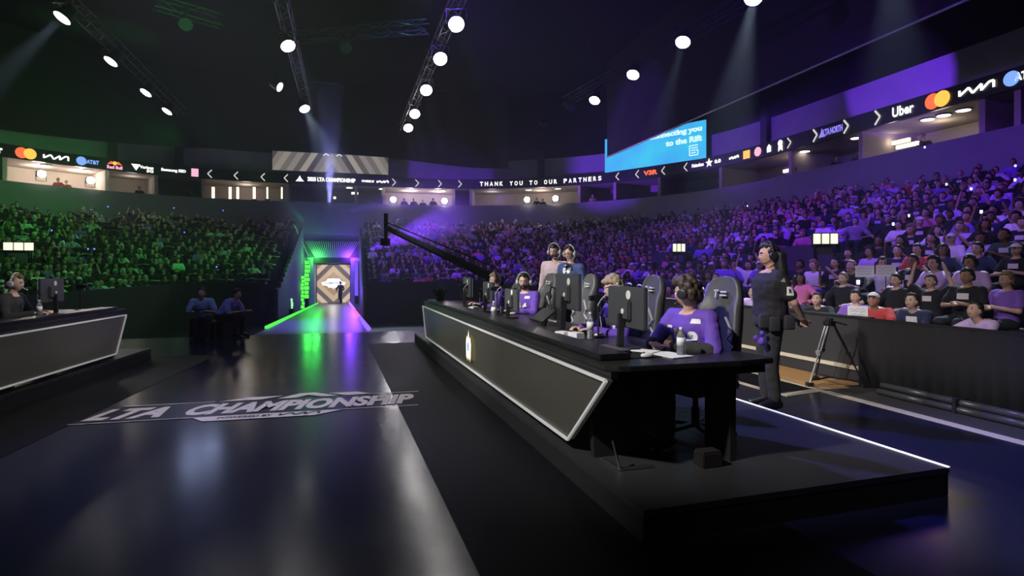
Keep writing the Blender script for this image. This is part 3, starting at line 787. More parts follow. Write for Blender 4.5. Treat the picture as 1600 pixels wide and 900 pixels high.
def shirt_mb(J, sleeve='long', grow=.016, hem=0.0):
    mb = MB(); mb.loft(torso_rings(J, grow)[1 if not hem else 0:6])
    for n in 'lr':
        e = J['el_'+n]; w = J['wr_'+n]; s0 = J['sh_'+n]
        mb.capsule(J['neck']-V(0, 0, .055), s0, .052+grow*.4, .056+grow)
        if sleeve == 'short': mb.capsule(s0, s0.lerp(e, .72), .056+grow, .052+grow)
        else:
            mb.capsule(s0, e, .056+grow, .045+grow); mb.capsule(e, e.lerp(w, .93), .046+grow, .034+grow*.8)
    return mb
def pants_mb(J, grow=.014):
    mb = MB(); r = torso_rings(J, grow)[:3]; r[2] = [p.lerp(q, .5) for p, q in zip(r[1], r[2])]; mb.loft(r)
    for n in 'lr':
        mb.capsule(J['hip_'+n], J['kn_'+n], .092+grow, .062+grow); mb.capsule(J['kn_'+n], J['kn_'+n].lerp(J['an_'+n], .92), .062+grow, .050+grow)
    return mb
def shoes_mb(J):
    mb = MB()
    for n in 'lr':
        a, t = J['an_'+n], J['toe_'+n]
        mb.capsule(a-V(0, 0, .04)+(a-t)*.25, t, .050, .046); mb.capsule(a, t, .056, .046)
    return mb
def hair_mb(J, style='short', seed=1, k=None):
    k = k or J.get('hk', 1.0); rg = random.Random(seed); mb = MB(); c, M = J['head'], J['hrot']
    lo = {'short': -.15, 'messy': -.30, 'mop': -.05, 'long': -.3, 'fringe': -.2}[style]
    n = {'short': 260, 'messy': 190, 'mop': 200, 'long': 150, 'fringe': 150}[style]
    for i in range(n):
        z = rg.uniform(lo-.25, 1); a = rg.uniform(0, 2*PI); rr = math.sqrt(max(0, 1-z*z)); x, y = rr*math.sin(a), rr*math.cos(a)
        front = y > .25
        line = .66 if style in ('short', 'messy', 'long') else .56
        if front and z < line: continue
        if abs(y) <= .25 and z < (.15 if style == 'short' else -.1): continue
        th = {'short': (.004, .016), 'messy': (.014, .050), 'mop': (.012, .036), 'long': (.008, .02), 'fringe': (.008, .022)}[style]
        p = Vector((.076*x, .096*y, .118*z))*k; p *= 1+rg.uniform(*th)/.1*.5
        r = {'short': .020, 'messy': .026, 'mop': .026, 'long': .022, 'fringe': .022}[style]*rg.uniform(.8, 1.25)*k
        mb.ball(c+M @ p, r, 7, 5, (rg.uniform(.7, 1.2), rg.uniform(.7, 1.2), rg.uniform(.7, 1.3)), M)
    if style == 'long':
        up = M @ V(0, 0, 1)
        for i in range(90):
            x = rg.uniform(-.095, .095); y = rg.uniform(-.13, -.05)
            p = c+M @ V(x, y, 0); q = c+M @ V(x*1.25, y-.03, 0)+V(0, 0, -rg.uniform(.16, .42))
            mb.capsule(p, q, .034, .020, 6)
    return mb
def remesh(mb, vox, smooth=2, noise_amp=0, dec=None):
    me = mb.mesh()
    mods = [('REMESH', dict(mode='VOXEL', voxel_size=vox, use_smooth_shade=True)), ('SMOOTH', dict(factor=.5, iterations=smooth))]
    if dec: mods.append(('DECIMATE', dict(ratio=dec)))
    r = evaluated(me, mods)
    if noise_amp:
        co = np.empty(len(r.vertices)*3); r.vertices.foreach_get('co', co); no = np.empty_like(co); r.vertices.foreach_get('normal', no)
        co = co.reshape(-1, 3); no = no.reshape(-1, 3)
        w = np.array([noise.noise(Vector((p[0]*9, p[1]*9, p[2]*16)))+.5*noise.noise(Vector((p[0]*22, p[1]*22, p[2]*30))) for p in co])
        co += no*(w*noise_amp)[:, None]; r.vertices.foreach_set('co', co.ravel()); r.update()
    return r
def headset(J, parent, col, mic=True, side=-1, k=None):
    k = (k or J.get('hk', 1.0))*1.08; c, M = J['head'], J['hrot']; mb = MB(); pts = []
    for i in range(15):
        a = PI*(i/14); pts.append(c+M @ (V(.096*math.cos(a), -.005, .138*math.sin(a)*.98+.0)*k))
    for p, q in zip(pts[:-1], pts[1:]): mb.bar(p, q, .030, .012, up=(p+q)/2-c)
    h = mb.build('headset', col, parent, True)
    for s in (-1, 1):
        q = M @ Matrix.Rotation(s*PI/2, 3, 'Y')
        MB().lathe([(.030*k, .016), (.040*k, .012), (.042*k, -.010), (.036*k, -.020)], c+M @ (V(s*.096, -.005, -.008)*k), 16, q).build('ear_cup', col, h, True)
    if mic:
        p0 = c+M @ (V(side*.10, .0, -.03)*k); p1 = c+M @ (V(side*.085, .07, -.075)*k); p2 = c+M @ (V(side*.035, .115, -.07)*k)
        MB().path([p0, p1, p2], .005).ball(p2, .013).build('microphone', col, h, True)
    return h
def face_parts(J, parent, browcol, k=None, glasses=False, beard=None, seed=3):
    k = k or J.get('hk', 1.0); c, M = J['head'], J['hrot']
    for s in (-1, 1):
        e = MB().ball(c+M @ (V(s*.029, .077, .007)*k), .0115*k, 10, 8).build('eye', P('eye_white', (.75, .73, .7), .2), parent, True)
        MB().ball(c+M @ (V(s*.029, .0865, .007)*k), .0055*k, 8, 6, (1, .5, 1), M).build('iris', P('iris_brown', (.04, .02, .01), .15), e, True)
        MB().bar(c+M @ (V(s*.014, .095, .029)*k), c+M @ (V(s*.046, .083, .031)*k), .008*k, .006*k).build('eyebrow', browcol, parent)
    MB().ball(c+M @ (V(0, .088, -.059)*k), .02*k, 10, 6, (1, .35, .22), M).build('mouth', P('lip_red', (.40, .15, .13), .45), parent, True)
    if beard:
        rg = random.Random(seed); mb = MB()
        for i in range(120):
            a = rg.uniform(-1.5, 1.5); z = rg.uniform(-.98, -.30)
            rr = math.sqrt(1-z*z); x, y = rr*math.sin(a), rr*math.cos(a)
            if abs(x) < .30 and -.60 < z < -.42: continue
            if abs(x) < .62 and z > -.40 and abs(x) > .30: continue
            p = V(.074*x*(1-.30*z*z), .094*y*(1-.10*z*z)+(.008 if abs(x) < .3 else 0), .116*z)*k*1.01
            mb.ball(c+M @ p, .011*k, 6, 4)
        link('beard', remesh(mb, .006, 1), beard, parent, True)
    if glasses:
        gl = MB()
        for s in (-1, 1):
            pts = [c+M @ (V(s*.030+.021*math.cos(2*PI*i/14), .099, .006+.017*math.sin(2*PI*i/14))*k) for i in range(15)]
            gl.path(pts, .0025, 5); gl.tube(c+M @ (V(s*.051, .099, .010)*k), c+M @ (V(s*.082, .01, .012)*k), .0025)
        gl.tube(c+M @ (V(-.009, .099, .008)*k), c+M @ (V(.009, .099, .008)*k), .0025)
        gl.build('glasses', P('gold_wire', (.5, .3, .1), .3, 1), parent)
def person(label, J, loc, rz, group=None, vox=.008, shirt=None, sleeve='long', pants=None, hair=None, hairstyle='short', seed=1, skin=SKIN, shoes=None,
           face=True, beard=None, glasses=False, wrinkle=.007, name='person', hands=1.0):
    t = thing(name, label, 'person', loc, rz, group)
    J['_t'] = t
    b = link('body', remesh(body_mb(J, True, hands), vox, 2), skin, t, True)
    if shirt: J['_shirt'] = link('shirt', remesh(shirt_mb(J, sleeve), .012, 3, wrinkle), shirt, t, True)
    if pants: link('trousers', remesh(pants_mb(J), .014, 3, wrinkle), pants, t, True)
    for_sh = shoes or BLACKG
    link('shoes', remesh(shoes_mb(J), .012, 2), for_sh, t, True)
    if hair: link('hair', remesh(hair_mb(J, hairstyle, seed), .009, 1), hair, t, True)
    if face: face_parts(J, t, hair or HAIR_DK, None, glasses, beard, seed)
    return t
def decal(o, s, w, h, origin, right, up, mat, parent, name='lettering', bold=.05, poly=None, off=.004):
    """flat print laid onto the surface of o (all in the thing's own frame), thrown along -normal"""
    M = frame(origin, right, up); n = Vector((M[0][2], M[1][2], M[2][2]))
    me = o.data; bvh = BVHTree.FromPolygons([v.co for v in me.vertices], [p.vertices for p in me.polygons])
    if poly: co = np.array([(x, y, 0) for x, y in poly], float); fs = [tuple(range(len(poly)))]
    else:
        co, tm = text_mesh(s, bold); fs = [tuple(p.vertices) for p in tm.polygons]; co = co*np.array([w, h, 1]); co[:, :2] -= np.array([w/2, h/2])
    bm = bmesh.new(); vs = [bm.verts.new((x, y, 0)) for x, y, _ in co]
    for f in fs:
        try: bm.faces.new([vs[i] for i in f])
        except ValueError: pass
    bmesh.ops.triangulate(bm, faces=bm.faces); bmesh.ops.subdivide_edges(bm, edges=[e for e in bm.edges if e.calc_length() > .02], cuts=1)
    for v in bm.verts:
        p = M @ v.co; hit = bvh.ray_cast(p+n*.3, -n, .6)
        v.co = hit[0]+n*off if hit[0] is not None else p
    me2 = bpy.data.meshes.new(name); bm.to_mesh(me2); bm.free()
    return link(name, me2, mat, parent)

HAIR_DK = P('hair_black', (.012, .010, .009), .5, bump=.3, bscale=120)
HAIR_BR = P('hair_brown', (.05, .034, .024), .5, bump=.4, bscale=120, var=.4)
HAIR_LB = P('hair_light', (.36, .27, .18), .5, bump=.4, bscale=120, var=.4)
HAIR_GR = P('hair_cropped', (.22, .15, .11), .6, bump=.3, bscale=160, var=.3)
JERS = P('jersey_violet', (.13, .055, .42), .75, bump=.25, bscale=160, var=.1)
NAVY = P('suit_navy', (.045, .075, .22), .8, bump=.2, bscale=200)
PINKSH = P('shirt_pale_pink', (.68, .54, .60), .8, bump=.2, bscale=160)
BLKC = P('cloth_black', (.014, .013, .013), .85, bump=.3, bscale=90)
CHAR = P('cloth_charcoal', (.03, .03, .03), .85, bump=.3, bscale=90)
GOLD = P('gold_print', (.75, .55, .18), .5); WPRINT = P('white_print', (.85, .83, .85), .6)
HSET = P('headset_black', (.02, .02, .024), .35); HSETW = P('headset_pale', (.55, .55, .58), .4)
SKIN_P = P('skin_pale', (.62, .40, .32), .5, var=.06, bscale=30)
# ================================================================== STAGE FURNITURE
PZ = .20
DECK = P('deck_charcoal', (.022, .023, .025), .5, var=.35, bscale=3, bump=.15)
WEDGE = P('white_edge', (.8, .8, .8), .5, emit=(1, 1, 1), es=.75)
def platform(label, fr, rz, u0, u1, v0, v1, sgn):
    """fr maps (u, v, z) to the world; the thing's own frame has x = across, y = along"""
    t = thing('stage_platform', label, 'platform', fr(u0, 0), rz)
    W = abs(v1-v0); lo = min(v0, v1); nl = 5; nw = 2
    for i in range(nl):
        for j in range(nw):
            ly, lx = (u1-u0)/nl, W/nw
            MB().box((lo+(j+.5)*lx, (i+.5)*ly, PZ-.02), (lx-.006, ly-.006, .04)).build('deck_panel', DECK, t)
    for x, nm in ((lo+.02, 'side_skirt'), (lo+W-.02, 'side_skirt')):
        MB().box((x, (u1-u0)/2, (PZ-.04)/2), (.03, u1-u0-.02, PZ-.045)).build(nm, BLACK, t)
    for y in (.02, u1-u0-.02): MB().box((lo+W/2, y, (PZ-.04)/2), (W-.08, .03, PZ-.045)).build('end_skirt', BLACK, t)
    xe = v1-.012*sgn
    MB().box((xe, (u1-u0)/2, PZ+.004), (.020, u1-u0, .008)).build('white_edge', WEDGE, t)
    return t
platform('low black riser under the violet-shirted players, white line along its outer edge', D, ANG_R, 2.95, 12.6, 1.72, 4.16, 1)
platform('low black riser under the other desk beneath the green stand', L, ANG_L, 1.6, 11.2, -4.27, -6.6, -1)

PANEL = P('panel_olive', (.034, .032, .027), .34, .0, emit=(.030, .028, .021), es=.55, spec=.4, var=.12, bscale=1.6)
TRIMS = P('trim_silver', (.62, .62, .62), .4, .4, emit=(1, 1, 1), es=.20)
DESKT = P('desk_black', (.014, .0135, .013), .35, var=.3, bscale=5)
def desk(label, fr, rz, u0, u1, sgn, vf, wing):
    """front at v = vf; players on the far side, sgn = direction of depth"""
    t = thing('player_desk', label, 'desk', fr(u0, vf), rz)
    ln = u1-u0; s = sgn; dep = 1.0
    poly = [(0, .10), (.06*s, .02), (.14*s, 0), (dep*s, -.02)]
    if wing: poly += [((dep+.32)*s, .02), ((dep+.34)*s, .08), ((dep+.30)*s, .40), (dep*s, .46)]
    poly += [(dep*s, ln), (.05*s, ln), (0, ln-.06)]
    if s < 0: poly = poly[::-1]
    MB().prism(poly, .71+PZ, .75+PZ).build('desktop', DESKT, t, bevel=.006)
    MB().box((.045*s, ln/2, PZ+.685), (.05, ln-.10, .05)).build('fascia', BLACKG, t)
    MB().box((.16*s, ln/2, PZ+.775), (.24, ln-.5, .045)).build('cable_ledge', BLACKG, t, bevel=.008)
    a, b, c, d = (.02, ln-.15), (.70, ln-.45), PZ+.66, PZ+.08     # (top ends), (bottom ends), z top, z bottom
    top0, top1 = Vector((-.02*s, a[0], c)), Vector((-.02*s, a[1], c)); bot0, bot1 = Vector((-.005*s, b[0], d)), Vector((-.005*s, b[1], d))
    mb = MB(); th = Vector((.04*s, 0, 0)); q = [top0, top1, bot1, bot0]
    mb.add(q+[v+th for v in q], [(0, 1, 2, 3), (7, 6, 5, 4), (0, 4, 5, 1), (1, 5, 6, 2), (2, 6, 7, 3), (3, 7, 4, 0)])
    mb.build('front_panel', PANEL, t)
    em = [(-.13, -.17), (-.05, -.20), (0, -.14), (.05, -.20), (.13, -.17), (.15, .04), (.11, .14), (.05, .10), (0, .22), (-.05, .10), (-.11, .14), (-.15, .04)]
    ME = frame((-.036*s, ln/2-.1, PZ+.38), (0, -s, 0), (0, 0, 1))
    for k_, mt_ in ((1.0, E('emblem_gold_glow', (.8, .62, .2), .55)), (.86, E('emblem_white', (.9, .95, 1), 2.2)), (.34, E('emblem_blue', (.25, .4, 1), 1.3))):  # outer gold layer: yellow outline with its glow put into colour
        mb = MB(); mb.prism([(x*k_, y*k_) for x, y in em], 0, .004); m_ = ME @ Matrix.Translation((0, 0, .003*(1-k_)*3)); mb.v = [tuple(m_ @ Vector(v)) for v in mb.v]; mb.build('emblem', mt_, t)
    o = Vector((-.012*s, 0, 0))
    for p, q2 in ((top0, top1), (top1, bot1), (bot1, bot0), (bot0, top0)):
        MB().bar(p+o, q2+o, .019, .019).build('trim_strip', TRIMS, t)
    for y in (.50, ln*.36, ln*.68, ln-.3):
        mb = MB(); mb.prism([(.10*s, 0), (.62*s, 0), (.80*s, .70), (.06*s, .70)], -.03, .03, Matrix(((1, 0, 0), (0, 0, 1), (0, 1, 0))))
        mb.v = [(x, y+yy, z+PZ) for x, yy, z in mb.v]; mb.build('leg_panel', BLACK, t)
    MB().box((.50*s, ln/2, PZ+.42), (.03, ln-.5, .5)).build('modesty_panel', BLACK, t)
    if wing:
        MB().box(((dep+.12)*s, .22, PZ+.675), (.30, .34, .06)).build('wing_frame', BLACK, t)
        MB().box(((dep+.03)*s, .25, PZ+.355), (.05, .30, .70)).build('wing_leg', BLACK, t)
    f = MB(); f.bar((.15*s, .17, PZ+.012), (.40*s, .16, PZ+.012), .03, .012); f.bar((.15*s, .17, PZ+.012), (.13*s, .42, PZ+.012), .03, .012)
    f.bar((.15*s, .17, PZ+.006), (.11*s, .20, PZ+.20), .03, .012); f.build('foot_bracket', STEEL, t)
    return t
desk('long black desk with a silver edged olive front panel, the nearer one with violet-shirted players', D, ANG_R, 3.42, 11.6, 1, 1.76, True)
desk('black desk with a silver edged olive front panel before the green stand', L, ANG_L, 2.0, 10.42, -1, -4.31, False)

# ---- gaming chairs (face +Y)
CHL = P('chair_leather', (.075, .073, .075), .42, bump=.25, bscale=140, var=.1); CHL2 = P('chair_seam', (.5, .5, .5), .5)
def chair(label, loc, rz, group='gaming chairs at the desk'):
    t = thing('gaming_chair', label, 'chair', loc, rz, group)
    def prof(z):  # half width, thickness, y
        w = .26 if z < .62 else .26-.02*(z-.62)/.3 if z < .92 else .24-.10*((z-.92)/.42)**1.6
        return w
    rings = []
    for i in range(15):
        z = .44+.90*i/14; w = prof(z); y = -.20-.16*((z-.44)/.9)**1.2; th = .10 if z < 1.25 else .06
        if i == 14: w *= .72; th = .03
        wing = .075 if .5 < z < 1.12 else .03
        rings.append([V(-w, y+wing, z), V(-w*.78, y+wing*.9, z), V(-w*.55, y+.012, z), V(0, y, z), V(w*.55, y+.012, z), V(w*.78, y+wing*.9, z), V(w, y+wing, z),
                      V(w*.98, y-th*.5, z), V(w*.6, y-th, z), V(0, y-th, z), V(-w*.6, y-th, z), V(-w*.98, y-th*.5, z)])
    mb = MB().loft(rings); me = evaluated(mb.mesh(), [('SUBSURF', dict(levels=1, render_levels=1))]); bk = link('backrest', me, CHL, t, True)
    for s_ in (-1, 1): strokes([[(s_*x_, z_) for x_, z_ in ((.25, .66), (.19, .70), (.24, .76), (.17, .82), (.23, .88), (.16, 1.0))]],
            .008, Matrix(((-1, 0, 0, 0), (0, 0, 1, -.175), (0, 1, 0, 0), (0, 0, 0, 1))), 'piping', CHL2, bk, thick=.02)
    strokes([[(-.07, .03), (-.02, .03)], [(-.045, .03), (-.045, -.03)], [(.0, .02), (.07, .02)], [(.0, -.01), (.07, -.01)]], .014, frame((0, -.298, 1.18), (-1, 0, 0), (0, -.2, 1)), 'emblem', CHL2, bk, thick=.03)
    s = MB().box((0, .0, .42), (.46, .50, .10)); me = evaluated(s.mesh(), [('BEVEL', dict(width=.035, segments=3))]); st = link('seat', me, CHL, t, True)
    for x in (-.24, .24):
        b = MB().box((x, .02, .45), (.08, .48, .08)); link('seat_wing', evaluated(b.mesh(), [('BEVEL', dict(width=.03, segments=2))]), CHL, t, True)
        a = MB(); a.box((x*1.28, .0, .66), (.085, .27, .035)); link('armrest', evaluated(a.mesh(), [('BEVEL', dict(width=.014, segments=2))]), BLACKG, t, True)
        MB().bar((x*1.28, -.01, .40), (x*1.28, -.01, .65), .05, .03).bar((x*1.28, -.01, .37), (x*.7, -.01, .37), .05, .02).build('arm_post', DKSTEEL, t)
    MB().tube((0, 0, .09), (0, 0, .24), .035).tube((0, 0, .22), (0, 0, .38), .024).build('gas_column', DKSTEEL, t)
    MB().box((0, 0, .365), (.22, .26, .03)).build('tilt_plate', DKSTEEL, t)
    for i in range(5):
        a = 2*PI*i/5+.3; p = V(.30*math.cos(a), .30*math.sin(a), .075)
        lg = MB().bar((0, 0, .10), p, .05, .03).build('base_leg', DKSTEEL, t)
        ax = V(-math.sin(a), math.cos(a), 0)
        MB().tube(p+V(0, 0, -.045)-ax*.022, p+V(0, 0, -.045)+ax*.022, .03, n=12).build('caster', BLACK, lg)
    return t
FACE_R = math.atan2(-RV.y, -RV.x)-PI/2     # a figure built along +Y then looks along -v
FACE_L = math.atan2(LV.y, LV.x)-PI/2
c0 = chair('tall grey gaming chair behind the near player in the violet jersey', D(4.16, 2.92, PZ), FACE_R+.18)
for lab, u, v, a in (('grey gaming chair behind the mop-haired blond player', 5.34, 2.90, .05), ('grey gaming chair in front of the man in the navy suit', 6.95, 2.92, .0),
                     ('grey gaming chair of the bearded violet-shirted player', 8.16, 2.86, .15), ('far grey gaming chair between the two seated violet-shirted men', 9.66, 2.84, .0)):
    copy_tree(c0, lab, D(u, v, PZ), FACE_R+a)
copy_tree(c0, 'dark gaming chair of the player at the desk before the green stand', L(8.95, -5.42, PZ), FACE_L)

# ---- monitors (screen faces +Y, back seen)
SCRN = E('screen_light', (.35, .45, .7), .7)
MONB = P('monitor_grey', (.055, .057, .062), .45, var=.1, bscale=8)
def monitor(label, loc, rz, zc=.36, w=.58, h=.33):
    t = thing('monitor', label, 'monitor', loc, rz+PI, 'monitors on the desks')
    MB().box((0, 0, zc), (w, .035, h)).build('casing', MONB, t, bevel=.008)
    MB().box((0, .0195, zc), (w-.02, .003, h-.03)).build('display', SCRN, t)
    MB().box((0, -.03, zc-.02), (.22, .04, .16)).build('back_hump', MONB, t, bevel=.012)
    M = Matrix(((-1, 0, 0), (0, 0, -1), (0, 1, 0)))
    e = MB().lathe([(.036, .019), (.036, .023)], (.06, -.0, zc+.10), 20, M); e.build('emblem', P('pale_emblem', (.7, .7, .68), .4), t)
    MB().lathe([(.022, .049), (.022, .054)], (.02, 0, zc-.03), 18, M).build('joint_cover', P('pale_emblem', (.7, .7, .68), .4), t)
    MB().bar((0, -.06, 0.02), (0, -.05, zc-.05), .05, .03).build('stand', DKSTEEL, t)
    MB().box((0, -.04, .012), (.24, .20, .02)).build('stand_base', DKSTEEL, t, bevel=.005)
    hook = MB(); hook.path([(-.30, -.02, zc+.02), (-.36, -.04, zc+.04), (-.40, -.04, zc-.02), (-.33, -.05, zc-.06), (-.42, -.03, zc-.10), (-.37, -.04, zc-.20)], .008, 6); hook.build('cable', HSETW if False else BLACKG, t)
    return t
DT = PZ+.752
monitor('grey monitor back in front of the blond player, nearest on the desk', D(4.15, 2.27, DT), FACE_R, .34, .60, .33)
monitor('grey monitor back before the two standing coaches', D(5.36, 2.27, DT), FACE_R, .42, .60, .36)
monitor('low dark monitor just beside the bearded player', D(7.25, 2.27, DT), FACE_R, .24, .56, .28)
monitor('dark monitor in front of the cropped-haired player', D(8.35, 2.25, DT), FACE_R, .30, .56, .3)
monitor('last monitor on the desk, next to the green plant', D(9.75, 2.25, DT), FACE_R, .33, .58, .34)
monitor('dark monitor back on the desk before the green stand', L(9.35, -4.86, DT), FACE_L, .34, .58, .34)
t = thing('tilted_tablet', 'low tilted black screen between the bearded player and the second monitor', 'tablet', D(6.15, 2.30, DT), FACE_R)
MB().box((0, 0, .12), (.40, .02, .20), Matrix.Rotation(.9, 3, 'X')).build('casing', BLACKG, t); MB().bar((0, 0, 0), (0, -.04, .12), .12, .02).build('stand', DKSTEEL, t)
MB().bar((-.2, -.075, .062), (.2, -.075, .062), .012).build('pale_edge', P('trim_silver', (.6,)*3), t)

# ---- things on the desktop
def keyboard(label, loc, rz):
    t = thing('keyboard', label, 'keyboard', loc, rz, 'keyboards on the desk')
    MB().box((0, 0, .012), (.36, .13, .02)).build('case', BLACKG, t, bevel=.004)
    km = P('keycap_grey', (.10, .10, .11), .5); n = None
    for r in range(4):
        for c in range(12):
            if n is None: n = MB().box((0, 0, 0), (.024, .024, .010)).build('key', km, t); n.location = (-.158+c*.0288, -.045+r*.030, .026)
            else:
                k = n.copy(); COL.objects.link(k); k.parent = t; k.location = (-.158+c*.0288, -.045+r*.030, .026)
    return t
def mouse(label, loc, rz):
    t = thing('computer_mouse', label, 'mouse', loc, rz, 'mice on the desk')
    b = MB().ball((0, 0, .012), .03, 12, 8, (1, 1.8, .75)); b.v = [(x, y, max(z, 0.0)) for x, y, z in b.v]; b.build('shell', P('mouse_white', (.6, .6, .62), .4), t, True)
    MB().tube((-.004, .025, .032), (.004, .025, .032), .008, n=10).build('wheel', BLACK, t)
def pad(label, loc, rz, col=BLACK):
    o = MB().box((0, 0, .002), (.62, .34, .004)).build('mouse_pad', col, None); o.location = loc; o.rotation_euler = (0, 0, rz); tag(o, label, 'mouse pad', 'mouse pads on the desk')
CLEAR = P('bottle_plastic', (.82, .86, .9), .08, trans=.85, spec=.5); CAPM = P('bottle_cap', (.85, .85, .87), .4)
def bottle(label, loc, h=.21, r=.032):
    t = thing('water_bottle', label, 'bottle', loc, 0, 'water bottles on the desks')
    MB().lathe([(r*.9, 0), (r, .01), (r, h*.28), (r*.94, h*.31), (r, h*.34), (r, h*.68), (r*.75, h*.80), (r*.42, h*.88), (r*.42, h*.94)], n=18).build('body', CLEAR, t, True)
    MB().lathe([(r*1.02, h*.36), (r*1.02, h*.64)], n=18).build('paper_label', P('label_white', (.78, .78, .8), .6), t, True)
    MB().lathe([(r*.46, h*.93), (r*.46, h)], n=14).build('cap', CAPM, t)
keyboard('black keyboard before the near player, lit by its desk', D(4.05, 2.08, DT+.006), FACE_R+.12)
pad('dark mouse pad under the near keyboard', D(4.02, 2.20, DT-.001), FACE_R+.05)
for u, l in ((5.35, 'black keyboard in front of the blond player'), (6.75, 'black keyboard before the empty seat by the suited man'), (8.1, 'black keyboard of the bearded player'), (9.65, 'black keyboard of the cropped-haired player')):
    keyboard(l, D(u, 2.46, DT+.006), FACE_R)
for u, l in ((5.02, 'pale mouse by the blond player'), (7.80, 'pale mouse by the bearded player'), (9.32, 'pale mouse by the cropped-haired player')):
    mouse(l, D(u, 2.45, DT+.001), FACE_R)
mouse('pale mouse by the water bottle of the near player', D(3.72, 2.20, DT+.003), FACE_R)
def sheet(label, loc, rz, w, l, th=.004):
    o = MB().box((0, 0, th/2), (w, l, th)).build('paper_sheet', WHITEP, None); o.location = loc; o.rotation_euler = (0, 0, rz); tag(o, label, 'paper', 'papers on the desk')
sheet('white sheet of paper lying by the water bottle of the near player', D(3.78, 2.42, DT+.001), .5, .21, .30)
sheet('white sheet of paper beyond the near keyboard', D(3.98, 2.32, DT+.008), .9, .15, .22)
sheet('small white card on the bare desk before the bearded player', D(6.35, 1.98, DT+.001), .2, .12, .16)
bottle('clear water bottle with a white cap beside the near player', D(3.74, 2.50, DT))
bottle('white-labelled bottle by the second monitor', D(4.86, 2.28, DT), .25)
bottle('white-labelled bottle before the bearded player', D(7.35, 2.05, DT), .22)
bottle('white-labelled bottle on the desk before the green stand', L(8.62, -4.62, DT), .24)
def carton(label, loc, col):
    t = thing('drink_carton', label, 'carton', loc, FACE_R+.3, 'cartons on the desk')
    MB().box((0, 0, .03), (.14, .10, .06)).build('box', col, t, bevel=.004); MB().box((0, -.052, .03), (.10, .004, .03)).build('print', P('red_print', (.45, .03, .03), .5), t)
carton('small white carton with red print near the second monitor', D(5.02, 2.08, DT), WHITEP)
carton('small white carton standing before the cropped-haired player', D(8.7, 2.10, DT), WHITEP)
carton('second white carton with red print close to the white-labelled bottle', D(4.92, 2.16, DT), WHITEP)
# plant at the far end of the desk
t = thing('potted_plant', 'small green leafy plant at the far end of the desk', 'plant', D(10.9, 1.98, DT))
MB().lathe([(.06, 0), (.075, .10), (.068, .10), (.06, .085)], n=14).build('pot', BLACKG, t)
LEAF = P('leaf_green', (.05, .22, .05), .5, var=.3)
for i in range(26):
    a = R.uniform(0, 2*PI); el = R.uniform(.3, 1.4); ln = R.uniform(.16, .30); d = V(math.cos(a)*math.cos(el), math.sin(a)*math.cos(el), math.sin(el))
    p = V(0, 0, .09); q = p+d*ln; s = d.orthogonal().normalized()*.018; m = p.lerp(q, .5)+V(0, 0, .015)
    MB().add([p, m+s, q-V(0, 0, .03), m-s, m+d.cross(s).normalized()*.006], [(0, 1, 4), (1, 2, 4), (2, 3, 4), (3, 0, 4)]).build('leaf', LEAF, t)
o = MB().box((0, 0, .01), (.30, .5, .02)).build('plant_tray', P('tray_grey', (.25, .25, .25), .5), None); o.location = D(11.2, 1.98, DT); o.rotation_euler = (0, 0, ANG_R); tag(o, 'pale tray on the far end of the desk under the plant side', 'tray')
o = MB().box((0, 0, .01), (.22, .5, .02)).build('pale_tray', P('tray_grey', (.25, .25, .25), .5), None); o.location = L(10.1, -4.6, DT); o.rotation_euler = (0, 0, ANG_L); tag(o, 'pale tray on the end of the desk before the green stand', 'tray')
# ring lamps / camera arms standing on the desk
def desk_camera(label, loc, rz):
    t = thing('desk_camera', label, 'camera', loc, rz, 'small cameras on the desks')
    MB().lathe([(.07, 0), (.07, .012)], n=14).build('base', DKSTEEL, t); MB().tube((0, 0, .01), (0, 0, .34), .010).build('post', DKSTEEL, t)
    MB().box((0, 0, .37), (.07, .10, .07)).build('body', BLACKG, t, bevel=.006); MB().tube((0, .05, .37), (0, .09, .37), .026, n=14).build('lens', BLACKG, t)
    MB().path([(-.035, -.05, .37), (-.09, -.03, .40), (-.10, .02, .36), (-.05, .03, .30)], .006).build('cable', HSETW, t)
desk_camera('small camera on a post beside the second monitor', D(4.98, 2.42, DT), FACE_R)
desk_camera('small camera on a post by the low dark monitor', D(7.72, 2.20, DT), FACE_R)
desk_camera('small camera on a post by the last monitor', D(9.3, 2.1, DT), FACE_R)
desk_camera('small camera on a post at the end of the desk before the green stand', L(10.2, -4.9, DT), FACE_L)
t = thing('cable_box', 'small black cable box on the riser under the near desk', 'box', D(3.50, 2.56, PZ), ANG_R)
MB().box((0, 0, .05), (.16, .12, .10)).build('case', P('box_brown_black', (.010, .006, .006), .6), t, bevel=.006); MB().box((0, 0, .105), (.14, .10, .012)).build('lid', BLACK, t)
t = thing('cable_bundle', 'black ducts lying on the grey matting under the draped barrier', 'cable', A(6.42, 3.2), ANG_A)
for k, (x, z) in enumerate(((0, .052), (.09, .052), (.045, .125))):
    MB().path([V(x+.01*math.sin(i*1.3+k), -3+i*.62, z) for i in range(10)], .04, 10).build('duct', P('duct_grey', (.05, .05, .05), .35), t, True)
for y in (-1.6, .2, 1.6): MB().box((.045, y, .085), (.20, .04, .17)).build('strap', DKSTEEL, t)

